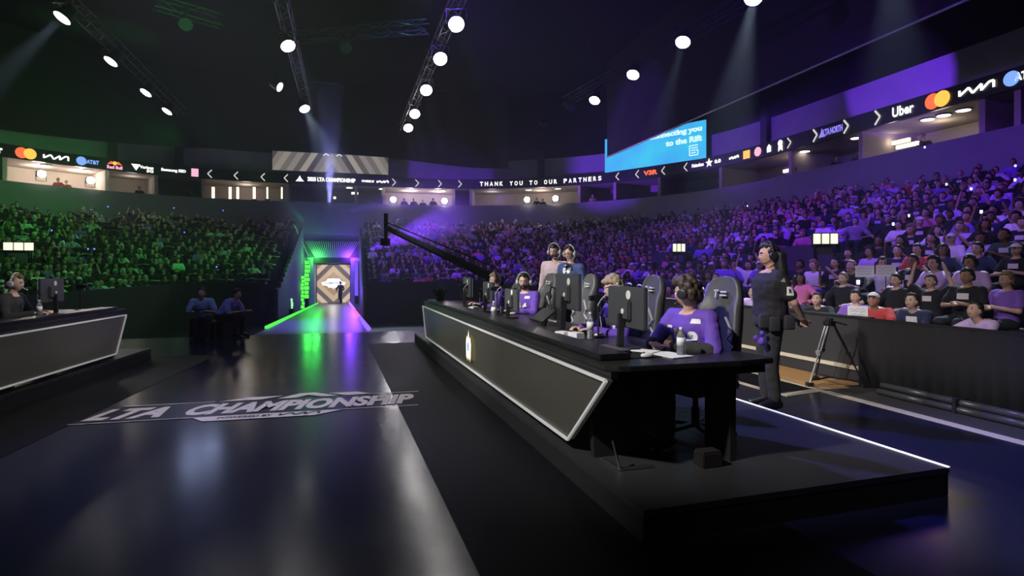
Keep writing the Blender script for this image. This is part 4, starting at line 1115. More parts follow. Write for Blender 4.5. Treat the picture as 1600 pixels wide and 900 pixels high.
# ---- tripod
t = thing('tripod', 'camera tripod with one bright silver leg on the maple boards', 'tripod', A(6.33, 7.55), 0)
t.location = Vector(((1296-800)/900*7.95, 7.95, .006))
LEGM = P('tripod_silver', (.72, .72, .72), .35, .6); LEGB = P('tripod_black', (.007, .007, .008), .5)
for k, (fx, fy) in enumerate(((-.34, -.13), (.33, -.26), (-.02, .33))):
    top = V(fx*.12, fy*.12, .83); ft = V(fx, fy, .03); m = LEGM if k == 0 else LEGB
    s = (ft-top).cross(V(0, 0, 1)).normalized()*.022
    lg = MB().tube(top+s, top.lerp(ft, .52)+s, .013).tube(top-s, top.lerp(ft, .52)-s, .013).build('leg', m, t)
    MB().bar(top.lerp(ft, .47)-s*1.6, top.lerp(ft, .47)+s*1.6, .05, .04).build('clamp', m if k == 0 else LEGB, lg)
    MB().tube(top.lerp(ft, .45), ft, .012).build('lower_tube', m, lg); MB().box(ft-V(0, 0, .005), (.08, .08, .05)).build('foot', BLACK, lg)
    MB().bar(V(0, 0, .10), ft.lerp(top, .06), .018).build('spreader_arm', LEGB, t)
MB().lathe([(.07, .81), (.08, .84), (.08, .87), (.05, .88), (.05, .91)], n=14).build('crown', LEGB, t)
MB().bar((-.02, -.02, .89), (.16, -.14, .83), .02).build('pan_handle', LEGB, t)

# ---- jib boom
pa = Vector(((603-800)/900*20, 20, CAM_H+20*64/900)); pb = Vector(((770-800)/900*15.0, 15.0, CAM_H-15.0*14/900))
t = thing('camera_jib', 'long black camera boom slanting down over the violet crowd toward the desk', 'camera crane', Vector((pb.x, pb.y, PIT)))
o_ = Vector(t.location); JIB = P('jib_black', (.003, .003, .0035), .8, spec=.1)
MB().tube(pa-o_, pb-o_, .09, .13, 8).build('boom', JIB, t); MB().tube(pa-o_+V(0, 0, .2), pb-o_+V(0, 0, .3), .02).build('tension_wire', JIB, t)
MB().bar(pa-o_, pa-o_+V(0, 0, -.5), .10).build('drop_arm', JIB, t); MB().box(pa-o_+V(-.0, -.1, -.5), (.25, .4, .25)).build('camera_head', JIB, t)
MB().box(pa-o_+V(0, 0, .25), (.12, .12, .5)).build('head_mount', JIB, t)
MB().tube(V(0, 0, 0), pb-o_, .06).build('pedestal', JIB, t); MB().box((0, 0, .12), (1.1, 1.1, .24)).build('dolly', JIB, t)
MB().box(pb-o_+(pb-pa).normalized()*.3, (.22, .4, .22)).build('counterweight', JIB, t)

# ---- catwalk ramp and its glowing curbs
q = [Vector(p) for p in ((-6.47, 16, 0), (-4.12, 16, 0), (-13.1, 47.2, PIT+.01), (-15.9, 47.2, PIT+.01))]
q0 = [A(-2.3, 14.98), A(.42, 14.98)]
t = thing('catwalk', 'glossy dark catwalk sloping down from the stage to the tunnel mouth', 'ramp', (0, 0, 0))
mb = MB(); q[2], q[3] = A(-.22, 48.75, PIT+.01), A(-2.66, 48.75, PIT+.01); top = [q0[0], q0[1], q[2], q[3]]
mb.add([v.copy() for v in top]+[v-V(0, 0, .12) for v in top], [(0, 1, 2, 3), (7, 6, 5, 4), (0, 4, 5, 1), (1, 5, 6, 2), (2, 6, 7, 3), (3, 7, 4, 0)])
mb.build('deck', P('catwalk_gloss', (.06, .06, .11), .3, spec=.4), t)
dn = V(0, 0, .035)
ga, gb = q0[0]+(q[3]-q0[0])*.075, q[3]
MB().bar(ga+dn, gb+dn, .10, .07).build('green_curb', E('curb_green', (.10, 1, .10), 1.0), t)
pa2, pb2 = q0[1]+(q[2]-q0[1])*.02, q[2]
MB().bar(pa2+dn+V(.02, 0, 0), pa2.lerp(pb2, .22)+dn, .10, .07).build('violet_curb', E('curb_violet', (.22, .1, 1), 1.8), t)
MB().bar(pa2.lerp(pb2, .22)+dn, pa2.lerp(pb2, .48)+dn, .09, .07).build('pink_curb', E('curb_pink', (1, .12, .45), 1.7), t)
MB().bar(pa2.lerp(pb2, .48)+dn, pb2+dn, .12, .10).build('violet_curb', E('curb_violet2', (.35, .16, 1), 2.0), t)
# green light towers and violet posts by the tunnel
GT = E('tube_green', (.10, 1, .06), 1.5)
for k, (px, y0, y1, Y, r, lab) in enumerate(((480, 406, 466, 40, .16, 'tall bright green light tower beside the tunnel mouth'), (473, 430, 482, 34, .09, 'shorter green light tower before the tall one'), (456, 466, 482, 27, .05, 'small dotted green light post next to the green curb'))):
    X = (px-800)/900*Y; z0, z1 = CAM_H+Y*(420-y1)/900, CAM_H+Y*(420-y0)/900
    t = thing('light_tower', lab, 'light', (X, Y, z0), 0, 'green light towers')
    n = 9 if k < 2 else 5
    for i in range(n):
        a, b = (z1-z0)*i/n, (z1-z0)*(i+.8)/n
        MB().box((R.uniform(-.3, .3)*r, 0, (a+b)/2), (r*R.uniform(1.2, 2.0), r, b-a)).build('light_cell', GT if k < 2 else E('cell_pale', (.4, 1, .5), 1.2), t)
    MB().box((0, r*.8, (z1-z0)/2), (r*1.2, r*.5, z1-z0)).build('mast', BLACK, t); MB().box((0, 0, -(z0-PIT)/2), (.2, .2, z0-PIT-.02)).build('stand', BLACK, t)
for k, (px, y0, y1, Y) in enumerate(((557, 408, 462, 42),)):
    X = (px-800)/900*Y; z0, z1 = CAM_H+Y*(420-y1)/900, CAM_H+Y*(420-y0)/900
    t = thing('light_tower', 'violet light tower on the other side of the tunnel', 'light', (X, Y, z0))
    MB().box((0, 0, (z1-z0)/2), (.22, .10, z1-z0)).build('light_cell', E('tube_violet', (.22, .10, 1), 1.0), t); MB().box((0, .1, (z1-z0)/2-.3), (.3, .1, z1-z0+.6)).build('mast', BLACK, t)
# sloping handrail over the channel, its glow standing in for a green beam
ha, hb = Vector(((448-800)/900*44, 44, CAM_H+44*95/900)), Vector(((482-800)/900*41, 41, CAM_H+41*20/900))
t = thing('beam_handrail', 'thin handrail glowing pale green for the light beam, running down to the tunnel', 'handrail', hb)
MB().tube(ha-hb, V(0, 0, 0), .045).build('rail', P('rail_beam_glow', (.3, .6, .35), .4, emit=(.2, .8, .35), es=.35), t)
for f in (.1, .4, .7, .97): MB().tube((ha-hb)*f, (ha-hb)*f-V(0, 0, .9), .03).build('post', DKSTEEL, t)

# ---- haze hanging about the tunnel, lit by its coloured lamps
def haze(label, c, rx, ry, rz_, dens):
    m = bpy.data.materials.new('stage_haze'); m.use_nodes = True; nt = m.node_tree; nt.nodes.clear()
    out = nt.nodes.new('ShaderNodeOutputMaterial'); vs_ = nt.nodes.new('ShaderNodeVolumeScatter'); vs_.inputs['Color'].default_value = (1, 1, 1, 1)
    tc = nt.nodes.new('ShaderNodeTexCoord'); ln = nt.nodes.new('ShaderNodeVectorMath'); ln.operation = 'LENGTH'; nt.links.new(tc.outputs['Object'], ln.inputs[0])
    mr = nt.nodes.new('ShaderNodeMapRange'); mr.interpolation_type = 'SMOOTHSTEP'; mr.inputs[1].default_value = 1; mr.inputs[2].default_value = .1; mr.inputs[3].default_value = 0; mr.inputs[4].default_value = dens
    nt.links.new(ln.outputs['Value'], mr.inputs[0]); nt.links.new(mr.outputs[0], vs_.inputs['Density']); nt.links.new(vs_.outputs[0], out.inputs['Volume'])
    o = MB().ball((0, 0, 0), 1, 20, 12).build('haze', m, None, True); o.location = c; o.scale = (rx, ry, rz_); o.rotation_euler = (0, 0, ANG_A)
    o['kind'] = 'stuff'; o['label'] = label; o['category'] = 'haze'
haze('violet stage haze drifting over the stand beside the tunnel', A(3.6, 36, 4.6), 5.2, 4.5, 3.6, .06)
haze('green stage haze hanging in the tunnel mouth by the light towers', A(-3.4, 40, 3.6), 2.0, 4.0, 3.6, .05)
haze('blue haze rising in front of the striped screen', A(-1.6, 44.6, 8.4), 1.6, 1.4, 3.0, .10)
# ---- lit signs over the stand entrances
for px, py, Y, wd_, ht, lab in ((1290, 373, 15.0, .62, .31, 'bright white and yellow lit entrance sign high among the violet crowd'), (1061, 387, 22.0, .50, .34, 'lit entrance sign seen over the near player’s chair'), (29, 385, 22.0, .95, .34, 'lit entrance sign glowing in the green crowd')):
    X = (px-800)/900*Y; z = CAM_H+Y*(420-py)/900
    toward = Vector((-X, -Y+0, 0)).normalized(); rz = math.atan2(toward.y, toward.x)+PI/2
    t = thing('entrance_sign', lab.replace('’', "'"), 'sign', (X, Y, z), rz+(.3 if X > 0 else -.3))
    nb = 3
    for i in range(nb):
        MB().box((-wd_/2+wd_*(i+.5)/nb, 0, 0), (wd_/nb-.05, .06, ht-.05)).build('light_panel', E('sign_glow', (1, .95, .72), 1.2), t)
    MB().box((0, .06, 0), (wd_+.03, .05, ht)).build('backing', BLACK, t)
    MB().bar((-wd_/2, -.05, ht/2+.13), (wd_/2, -.05, ht/2+.20), .025).build('lamp_arm', STEEL, t)
    for x in (-wd_*.4, wd_*.4): MB().bar((x, .06, -ht/2), (x, .06, -1.0), .04).build('post', DKSTEEL, t)
    MB().prism([(-1.3, -.25), (-1.3, -1.2), (.2, -1.2), (.2, -.15), (-.6, -.15)], .15, .25, Matrix(((1, 0, 0), (0, 0, 1), (0, 1, 0)))).build('parapet_wall', P('entrance_wall', (.10, .10, .11), .7), t)
# ---- floor lettering
t = thing('floor_graphic', 'cream championship lettering printed across the blue stage floor', 'floor graphic', (-4.56, 5.95, .004), math.atan2(.245, .969))
FG = P('print_cream', (.74, .68, .56), .5, var=.15, bscale=5); FGD = P('print_navy', (.006, .006, .016), .35)
I4 = Matrix.Identity(4)
MB().prism([(.0, -.06), (2.75, -.06), (2.95, .66), (.22, .66)], -.003, .000).build('band', FGD, t)
text('LTA', .74, .50, Matrix.Translation((.06, .05, .003)), FG, t, 'letters', .05, .35)
text('CHAMPIONSHIP', 2.52, .52, Matrix.Translation((1.02, .04, .003)), FG, t, 'letters', .05, .30)
mb = MB()
for pl in ([(0, -.075), (1.15, -.075), (1.15, -.055), (0, -.055)], [(.24, .68), (1.2, .68), (1.2, .70), (.24, .70)], [(2.7, -.07), (3.55, -.07), (3.55, -.05), (2.7, -.05)], [(2.9, .68), (3.62, .68), (3.62, .70), (2.9, .70)]):
    MB().prism(pl, 0, .002).build('rule', FG, t)
MB().prism([(1.15, -.06), (2.72, -.06), (2.42, -.26), (1.30, -.26)], -.001, .0015).build('lower_plate', FG, t)
text('POWERED BY', .55, .09, Matrix.Translation((1.42, -.20, .003)), FGD, t, 'letters', .04)
strokes([[(-1, -.35), (-1, .3)], [(-1, -.3), (-.45, .35), (-.2, -.35), (.3, .38), (.3, -.35)], [(.3, -.3), (.75, .38), (1, .38), (1, -.35)]], .03, Matrix.Translation((2.25, -.15, .003)), 'emblem', FGD, t, .20, .14, .002)
for pl in ([(1.25, .68), (1.55, .84), (1.95, .84), (1.72, .68)], [(1.90, .68), (2.15, .94), (2.32, .94), (2.62, .68), (2.42, .68), (2.25, .82), (2.12, .68)], [(2.72, .68), (2.5, .86), (2.85, .86), (3.05, .68)]):
    MB().prism(pl, 0, .002).build('crown_plate', FG, t)
# ================================================================== THE PEOPLE AT THE DESKS
DESKARM = {'l': (V(-.10, .10, -.25), V(.04, .33, -.205)), 'r': (V(.10, .10, -.25), V(-.02, .36, -.205))}
def prints(t, J, number, x=.09):
    sh = J['_shirt']; c = J['chest']
    decal(sh, number, .075, .12, c+V(-x, .3, -.05), (-1, 0, 0), (0, 0, 1), WPRINT, t, 'number', .06)
    decal(sh, 'M', .10, .085, c+V(.02, .3, -.02), (-1, 0, 0), (0, 0, 1), GOLD, t, 'emblem', .09)
    decal(sh, '', 0, 0, c+V(.13, .3, .03), (-1, 0, 0), (0, 0, 1), WPRINT, t, 'patch', poly=[(-.03, -.01), (.03, -.01), (.03, .012), (-.03, .012)])
    decal(sh, '', 0, 0, c+V(-.12, .3, .09), (-1, 0, 0), (0, 0, 1), WPRINT, t, 'patch', poly=[(-.035, -.018), (.035, -.018), (.03, .02), (-.03, .02)])
# the near player
J = seated(.12, yaw=-1.2, pitch=-.2, twist=.12, arms={'l': (V(-.12, .08, -.25), V(.10, .30, -.215)), 'r': (V(.12, .10, -.25), V(-.06, .30, -.205))})
J['hd_l'] = V(.9, .35, -.05); J['hd_r'] = V(-.9, .4, -.05)
t = person('player in a violet jersey with messy brown hair, nearest on the desk, looking away', J, D(4.12, 2.89, PZ), FACE_R+.22, 'players at the near desk', .008, JERS, 'long', BLKC, HAIR_BR, 'messy', 4)
prints(t, J, '9', .10); headset(J, t, HSET, True, 1)
sl = MB()
for n in 'lr': sl.capsule(J['el_'+n].lerp(J['wr_'+n], .12), J['el_'+n].lerp(J['wr_'+n], .96), .068, .052)
link('dark_sleeves', remesh(sl, .012, 2, .004), CHAR, t, True)
# blond player
J = seated(.16, yaw=.0, pitch=-.15, arms=DESKARM)
t = person('player with a mop of blond hair half hidden behind the nearest monitor', J, D(5.28, 2.86, PZ), FACE_R, 'players at the near desk', .010, JERS, 'long', BLKC, HAIR_LB, 'mop', 11, SKIN_P)
prints(t, J, '7'); headset(J, t, HSETW, True, 1)
# bearded player
J = seated(.06, yaw=.82, pitch=-.10, twist=.28, arms=DESKARM)
t = person('bearded dark-haired player with headset in a violet jersey, turned to face the stage', J, D(8.14, 2.80, PZ), FACE_R+.25, 'players at the near desk', .010, JERS, 'long', BLKC, HAIR_DK, 'short', 7, SKIN_P, beard=HAIR_DK)
prints(t, J, '4'); headset(J, t, HSETW, False, 1)
# cropped-haired player
J = seated(.10, yaw=-.05, pitch=-.12, arms=DESKARM)
t = person('player with cropped greying hair in profile, violet jersey, farthest along the desk', J, D(9.62, 2.80, PZ), FACE_R, 'players at the near desk', .010, JERS, 'long', BLKC, HAIR_GR, 'short', 9, SKIN_P)
headset(J, t, HSET, True, 1)
# hidden player between
# coaches
J = standing(lean=.08, yaw=.05, pitch=-.22)
t = person('standing bearded coach in a pale pink shirt with headset', J, D(9.05, 3.62, PZ), math.radians(150), 'coaches standing behind the players', .010, PINKSH, 'long', BLKC, HAIR_DK, 'short', 15, SKIN_P, beard=HAIR_DK)
t.scale = (1.03,)*3; headset(J, t, HSETW, True, -1)
J = standing(lean=.06, yaw=.02, pitch=-.25)
t = person('standing coach in navy suit, white shirt and dark tie, with glasses and headset', J, D(8.38, 3.62, PZ), math.radians(136), 'coaches standing behind the players', .010, NAVY, 'long', NAVY, HAIR_DK, 'fringe', 21, SKIN_P, glasses=True)
headset(J, t, HSETW, True, -1); sh = J['_shirt']; c = J['chest']
decal(sh, '', 0, 0, c+V(0, .3, .0), (-1, 0, 0), (0, 0, 1), WPRINT, t, 'shirt_front', poly=[(0, -.14), (.07, .06), (.075, .16), (.05, .20), (-.05, .20), (-.075, .16), (-.07, .06)])
decal(sh, '', 0, 0, c+V(0, .3, .0), (-1, 0, 0), (0, 0, 1), BLKC, t, 'tie', poly=[(0, -.15), (.026, -.10), (.012, .10), (.02, .135), (-.02, .135), (-.012, .10), (-.026, -.10)], off=.009)
# referee
J = standing(lean=-.02, yaw=.0, pitch=-.05, arms={'l': (V(-.07, -.13, -.27), V(.02, -.26, -.44)), 'r': (V(.07, -.13, -.27), V(-.03, -.29, -.46))}, feet=.10)
J['girth'] = 1.36; J['hk'] = 1.05; J['curl'] = .9; J['hd_l'] = V(.7, -.5, -.3); J['hd_r'] = V(-.7, -.5, -.3)
rp = Vector(((1203-800)/900*6.62, 6.62, 0))
t = person('dark-clothed official with long dark hair and headphones standing behind the riser', J, rp, math.radians(90), None, .008, BLKC, 'short', CHAR, HAIR_DK, 'long', 31)
t.scale = (1.07,)*3; headset(J, t, HSET, True, -1)
sh = J['_shirt']; e = J['sh_l'].lerp(J['el_l'], .55)
decal(sh, '', 0, 0, e+V(-.25, 0, 0), (0, -1, 0), (0, 0, 1), WPRINT, t, 'arm_patch', poly=[(-.032, -.045), (.032, -.045), (.032, .045), (-.032, .045)])
decal(sh, 'R', .03, .045, e+V(-.25, 0, 0), (0, -1, 0), (0, 0, 1), BLKC, t, 'lettering', .05, off=.008)
decal(sh, '', 0, 0, J['sh_l']+V(-.2, .0, -.03), (0, -1, 0), (0, 0, 1), P('grey_print', (.3, .3, .3)), t, 'shoulder_mark', poly=[(-.02, -.02), (.03, -.03), (.02, .02)])
be = MB(); be.loft([r for r in [[p for p in ell(J['pelvis']+V(0, 0, z), .205, .155, Matrix.Identity(3), 20)] for z in (-.02, .05)]])
link('belt', be.mesh(), BLACK, t, True)
pk = MB()
for x, y, z in ((-.22, .05, -.06), (-.22, -.10, -.04), (-.18, .14, -.03)): pk.box(J['pelvis']+V(x, y, z), (.06, .11, .15))
link('belt_pouch', evaluated(pk.mesh(), [('BEVEL', dict(width=.015, segments=2))]), CHAR, t, True)
cl = MB()
for i in range(7): cl.ball(J['pelvis']+V(-.20+R.uniform(-.02, .02), .20+R.uniform(-.03, .03), -.20+R.uniform(-.06, .06)), .03, 7, 5)
link('violet_cloth', remesh(cl, .012, 1), JERS, t, True)
# player at the other desk
J = seated(.14, yaw=-.05, pitch=-.1, arms=DESKARM)
t = person('light-haired player with pale headset in profile at the desk before the green stand', J, L(9.05, -5.25, PZ), FACE_L, None, .010, CHAR, 'long', BLKC, P('hair_sandy', (.16, .10, .05), .5, bump=.4, bscale=120, var=.4), 'short', 41, SKIN_P)
headset(J, t, HSETW, True, -1)
# far figure in the tunnel
J = standing(arms={'l': (V(-.16, .02, -.24), V(-.10, .12, -.40)), 'r': (V(.16, .02, -.24), V(.10, .12, -.40))})
J['kn_l'] = V(-.1, .10, .52); J['an_r'] = V(.1, -.18, .12); J['toe_r'] = V(.12, -.05, .04)
t = person('dark silhouetted figure walking out of the tunnel before the bright screen', J, Vector(((532-800)/900*46.3, 46.3, PIT+.03)), math.radians(160), None, .014, BLKC, 'long', BLKC, HAIR_DK, 'short', 51, face=False)
# two crew crouching on the dark floor
for k, (px, Y, lab, col) in enumerate(((318, 13.0, 'crew member in a pale blue top bending on the dark floor under the green stand', (.30, .42, .85)), (346, 13.5, 'crew member in a violet top sitting close beside the one in pale blue', (.36, .30, .95)))):
    J = seated(.5+.2*k, seat=.40, yaw=.2, arms=DESKARM)
    m = P('crew_blue' if k == 0 else 'crew_violet', col, .8)
    t = person(lab, J, Vector(((px-800)/900*Y, Y, 0)), math.radians(200+60*k), 'crew on the dark floor', .02, m, 'short', BLKC, HAIR_DK, 'short', 61+k, face=False)
    o = MB().box((0, 0, .2), (.5, .45, .40)).build('flight_case', BLACK, None, bevel=.01); o.location = t.location; o.rotation_euler = t.rotation_euler
    tag(o, ['black flight case under the bending crew member in pale blue', 'black flight case under the crew member in violet'][k], 'case')
    t.location = t.location+V(0, 0, .0)
    point(t.location+V(.6, -1.6, 2.2), (.5, .6, 1), 6, .2, 'crew_fill')  # unseen bluish fill light, no lamp stands by the crew

# ================================================================== THE CROWD
def lowres(kind):
    if kind == 'stand': J = standing(arms={'l': (V(-.14, .05, -.26), V(-.02, .22, -.22)), 'r': (V(.1, .0, -.28), V(.08, .06, -.54))}, yaw=.2)
    else:
        AR = {'knees': None, 'folded': {'l': (V(-.10, .12, -.24), V(.12, .24, -.20)), 'r': (V(.10, .12, -.24), V(-.12, .27, -.22))},
              'chin': {'l': (V(-.06, .26, -.20), V(.10, .28, .03)), 'r': (V(.08, .15, -.26), V(-.12, .33, -.24))},
              'lean': {'l': (V(-.06, .22, -.26), V(.10, .40, -.16)), 'r': (V(.06, .22, -.26), V(-.08, .42, -.16))},
              'clasped': {'l': (V(-.10, .08, -.27), V(.13, .32, -.24)), 'r': (V(.10, .08, -.27), V(-.11, .33, -.24))},
              'phone': {'l': (V(-.08, .16, -.22), V(.06, .34, .02)), 'r': (V(.08, .16, -.22), V(-.04, .34, .02))},
              'raised': {'l': (V(-.20, .04, .14), V(-.10, .06, .40)), 'r': (V(.20, .04, .14), V(.12, .04, .40))},
              'sideways': None,
              'rail': {'l': (V(-.14, .20, -.16), V(.10, .36, -.17)), 'r': (V(.14, .20, -.16), V(-.12, .38, -.16))}}[kind]
        ln, yaw, pit = {'knees': (.02, .1, 0), 'folded': (-.05, -.1, .05), 'chin': (.28, .15, .05), 'lean': (.42, 0, .2), 'clasped': (.12, -.2, 0), 'phone': (.05, 0, .05), 'raised': (0, .1, .15), 'sideways': (.05, .8, 0), 'rail': (.55, .15, .25)}[kind]
        J = seated(ln, seat=.42, yaw=yaw, pitch=pit, arms=AR)
    sl = 'long' if kind in ('chin', 'sideways') else 'short'
    hr = {'knees': 'short', 'folded': 'short', 'chin': 'messy', 'lean': 'short', 'clasped': 'messy', 'phone': 'long', 'raised': 'short', 'sideways': 'long', 'rail': 'short', 'stand': 'short'}[kind]
    J['hk'] = 1.0; bm_ = body_mb(J, False); head_mesh(bm_, J['head'], J['hrot'], 1.01, False, True); sm_ = shirt_mb(J, sl, .018); pm_ = pants_mb(J); hm_ = hair_mb(J, hr, hash(kind) % 97 if False else len(kind)*7+3)
    cap = MB()
    c, M = J['head'], J['hrot']; k = 1.0
    cap.ball(c+M @ V(0, -.004, .03), .1, 16, 10, (.90, 1.08, 1.0), M); cap.v = [v for v in cap.v]
    inv_ = M.transposed(); cap.v = [tuple(c+M @ (lambda w: V(w.x, w.y, max(w.z, .035)))(inv_ @ (Vector(v)-c))) for v in cap.v]
    cap.ball(c+M @ V(0, .125, .045), .075, 14, 6, (.95, .85, .10), M)
    vox = .0115
    hi = dict(body=remesh(bm_, vox, 1), shirt=remesh(sm_, .02, 2, .006), trousers=remesh(pm_, .024, 2), hair=remesh(hm_, .014, 1), cap=remesh(cap, .012, 1))
    bvh = BVHTree.FromPolygons([v.co for v in hi['shirt'].vertices], [p.vertices for p in hi['shirt'].polygons]); ms = MB(); ch = J['chest']; grid = []
    for jj in range(3):
        for ii in range(5):
            h_ = bvh.ray_cast(ch+V(-.08+.04*ii, .6, -.02+.045*jj), V(0, -1, 0)); grid.append((h_[0]+V(0, .006, 0)) if h_[0] is not None else ch+V(-.08+.04*ii, .13, -.02+.045*jj))
    ms.add(grid, [(jj*5+ii, jj*5+ii+1, jj*5+ii+6, jj*5+ii+5) for jj in range(2) for ii in range(4)]); hi['print'] = ms.mesh()
    bb = hi['body']
    for m_ in (SKINC, HAIR_DK, P('lip_red', (.40, .15, .13), .45)): bb.materials.append(m_)
    for p_ in bb.polygons:
        w_ = inv_ @ (Vector(p_.center)-c)
        if w_.y < .045: continue
        ax = abs(w_.x)
        if .017 < ax < .040 and (-.002 < w_.z < .010 or .024 < w_.z < .034): p_.material_index = 1
        elif ax < .024 and -.068 < w_.z < -.050: p_.material_index = 2
    lo = []
    for nm, ratio in (('body', .022), ('shirt', .05), ('trousers', .05), ('hair', .05)):
        me = evaluated(hi[nm].copy(), [('DECIMATE', dict(ratio=ratio))])
        co = np.empty(len(me.vertices)*3); me.vertices.foreach_get('co', co); me.calc_loop_triangles()
        tr = np.empty(len(me.loop_triangles)*3, np.int32); me.loop_triangles.foreach_get('vertices', tr)
        lo.append((nm, co.reshape(-1, 3), tr.reshape(-1, 3)))
    return hi, lo
KINDS = ['knees', 'folded', 'chin', 'lean', 'clasped', 'phone', 'raised', 'sideways', 'rail', 'stand']
VAR = {k: lowres(k) for k in KINDS}
for k in KINDS:
    hi = VAR[k][0]
    for nm, mt in (('body', SKINC), ('shirt', CLOTH), ('trousers', CLOTH), ('hair', HAIRM), ('cap', CLOTH), ('print', CLOTH)):
        me = hi[nm]
        if nm != 'body': me.materials.clear(); me.materials.append(mt); me.polygons.foreach_set('use_smooth', [True]*len(me.polygons))
POSE_TXT = {'knees': 'hands on knees', 'folded': 'arms folded', 'chin': 'hand at the chin', 'lean': 'leaning forward', 'clasped': 'hands clasped', 'phone': 'holding up a phone', 'raised': 'both arms raised', 'sideways': 'head turned aside', 'rail': 'leaning on the drape', 'stand': 'standing'}
SHIRTS = [('white', (.80, .78, .82), 5), ('lilac', (.60, .45, .80), 4), ('black', (.012, .012, .014), 13), ('navy', (.02, .024, .07), 6), ('pink', (.75, .22, .38), 2), ('grey', (.28, .28, .30), 3), ('red', (.45, .05, .05), 1), ('violet', (.25, .12, .62), 4), ('green', (.03, .09, .06), 1)]
SHW = [s for s in SHIRTS for _ in range(s[2])]
SKINS = [(.55, .33, .24), (.62, .42, .33), (.40, .23, .15), (.25, .13, .08), (.58, .36, .28)]
HAIRS = [(.012, .010, .010), (.02, .014, .010), (.06, .035, .02), (.25, .18, .10), (.012, .010, .010)]
ORD = ['first', 'second', 'third', 'fourth', 'fifth', 'sixth', 'seventh', 'eighth', 'ninth', 'tenth', 'eleventh', 'twelfth', 'thirteenth', 'fourteenth', 'fifteenth', 'sixteenth', 'seventeenth', 'eighteenth', 'nineteenth', 'twentieth']
def ordn(n):
    if n < 20: return ORD[n]
    tens = {2: 'twenty', 3: 'thirty', 4: 'forty', 5: 'fifty', 6: 'sixty', 7: 'seventy'}[(n+1)//10]
    return tens+('th' if (n+1) % 10 == 0 else '-'+ORD[(n+1) % 10-1]) if (n+1) % 10 else {2: 'twentieth', 3: 'thirtieth', 4: 'fortieth', 5: 'fiftieth', 6: 'sixtieth', 7: 'seventieth'}[(n+1)//10]
SIGNS = [(A(0, 0)+Vector(((px-800)/900*Y, Y, 0)), Y) for px, Y in ((1290, 15), (1061, 22), (29, 22))]
rc = random.Random(99); CAND = []
for i in range(NR):
    pts = ring(row_r(i)+.56, .535)
    for j, (b, a, nb, na) in enumerate(pts):
        w = A(b, a)
        if w.y < 3.4: continue
        px = 800+900*w.x/w.y
        if px < -30 or px > 1640: continue
        if not not_gap((b, a)) or (a > CA and GAP[0]-.5 < b < GAP[1]+.5): continue
        side = 'right' if b > -1.5 else 'left'
        occ = .93 if side == 'right' else .72
        if i > 11 and side == 'right' and w.y > 14: occ = .72
        if i >= 15: occ *= .8
        rnd = rc.random()
        if rnd > occ: continue
        skip = False
        for s, Y in SIGNS:
            d = Vector((w.x-s.x, w.y-s.y, 0)); rad = d.length
            along = d.dot(Vector((s.x, s.y, 0)).normalized())
            lat = (d-Vector((s.x, s.y, 0)).normalized()*along).length
            if lat < .75 and -2.2 < along < 1.0: skip = True
            if Y < 20 and lat < 1.4 and -1.6 < along < 2.2: skip = True
        seg = (b*.5+a) if side == 'right' else 0
        for aa in (24.5, 16.2):
            if side == 'right' and a < CA and abs(a-aa) < .55: skip = True
        if skip: continue
        if i == 0: kind = rc.choice(['rail', 'rail', 'rail', 'lean', 'folded'])
        else: kind = rc.choice(['knees', 'folded', 'chin', 'lean', 'clasped', 'phone', 'knees', 'folded', 'sideways', 'clasped', 'raised' if rc.random() < .5 else 'chin'])
        wp = Vector((w.x+rc.uniform(-.05, .05), w.y+rc.uniform(-.05, .05), row_z(i)+(.0 if i else .0)))
        if kind == 'rail': wp = wp-(EB*-nb+EA*-na)*.12
        stage = A(-1.5, 6.0); dr = stage-w; rz = math.atan2(dr.y, dr.x)-PI/2+rc.uniform(-.22, .22)
        nrm = EB*nb+EA*na; rz0 = math.atan2(nrm.y, nrm.x)-PI/2
        dz = (rz-rz0+PI) % (2*PI)-PI; rz = rz0+max(-.75, min(.75, dz))
        shn, shc, _ = rc.choice(SHW)
        if side == 'left' and shn != 'white' and rc.random() < .7: shn, shc = 'black', (.012, .012, .014)  # darkness of the green stand put into mostly black shirts
        v = rc.uniform(.85, 1.1); cap = rc.random() < (.35 if i < 2 else .10)
        CAND.append(dict(row=i, w=wp, rz=rz, kind=kind, shirt=shn, sc=tuple(min(1, c*v) for c in shc), skin=rc.choice(SKINS), hair=rc.choice(HAIRS), cap=cap, side=side, d=w.y, px=px, a=a))
CAND.sort(key=lambda c: c['d'])
NEAR, FAR = CAND[:285], CAND[285:]
for c in FAR:
    if rc.random() < .38: c['shirt'], c['sc'] = 'black', (.010, .010, .013)  # dimness of the far rows put into blacker shirts
byrow = {}
for c in NEAR: byrow.setdefault((c['side'], c['row']), []).append(c)
for key, lst in byrow.items():
    lst.sort(key=lambda c: -c['px'])
    for n, c in enumerate(lst): c['n'] = n
def put(c, label, group):
    t = thing('spectator', label, 'person', c['w'], c['rz'], group)
    hi = VAR[c['kind']][0]
    def part(nm, col):
        o = bpy.data.objects.new(nm, hi[nm]); COL.objects.link(o); o.parent = t; o.color = (*col, 1); return o
    part('body', c['skin']); part('shirt', c['sc']); part('trousers', c.get('tr', (.02, .022, .03)))
    if c.get('shirt') in ('black', 'navy', 'green') and (c['px']*3.7) % 1 < .45: part('print', (.7, .68, .72))
    part('cap', c.get('capc', (.8, .78, .8))) if c['cap'] else part('hair', c['hair'])
    s = .90+.08*((c['px']*7.3) % 1); t.scale = (s, s, s)
    return t
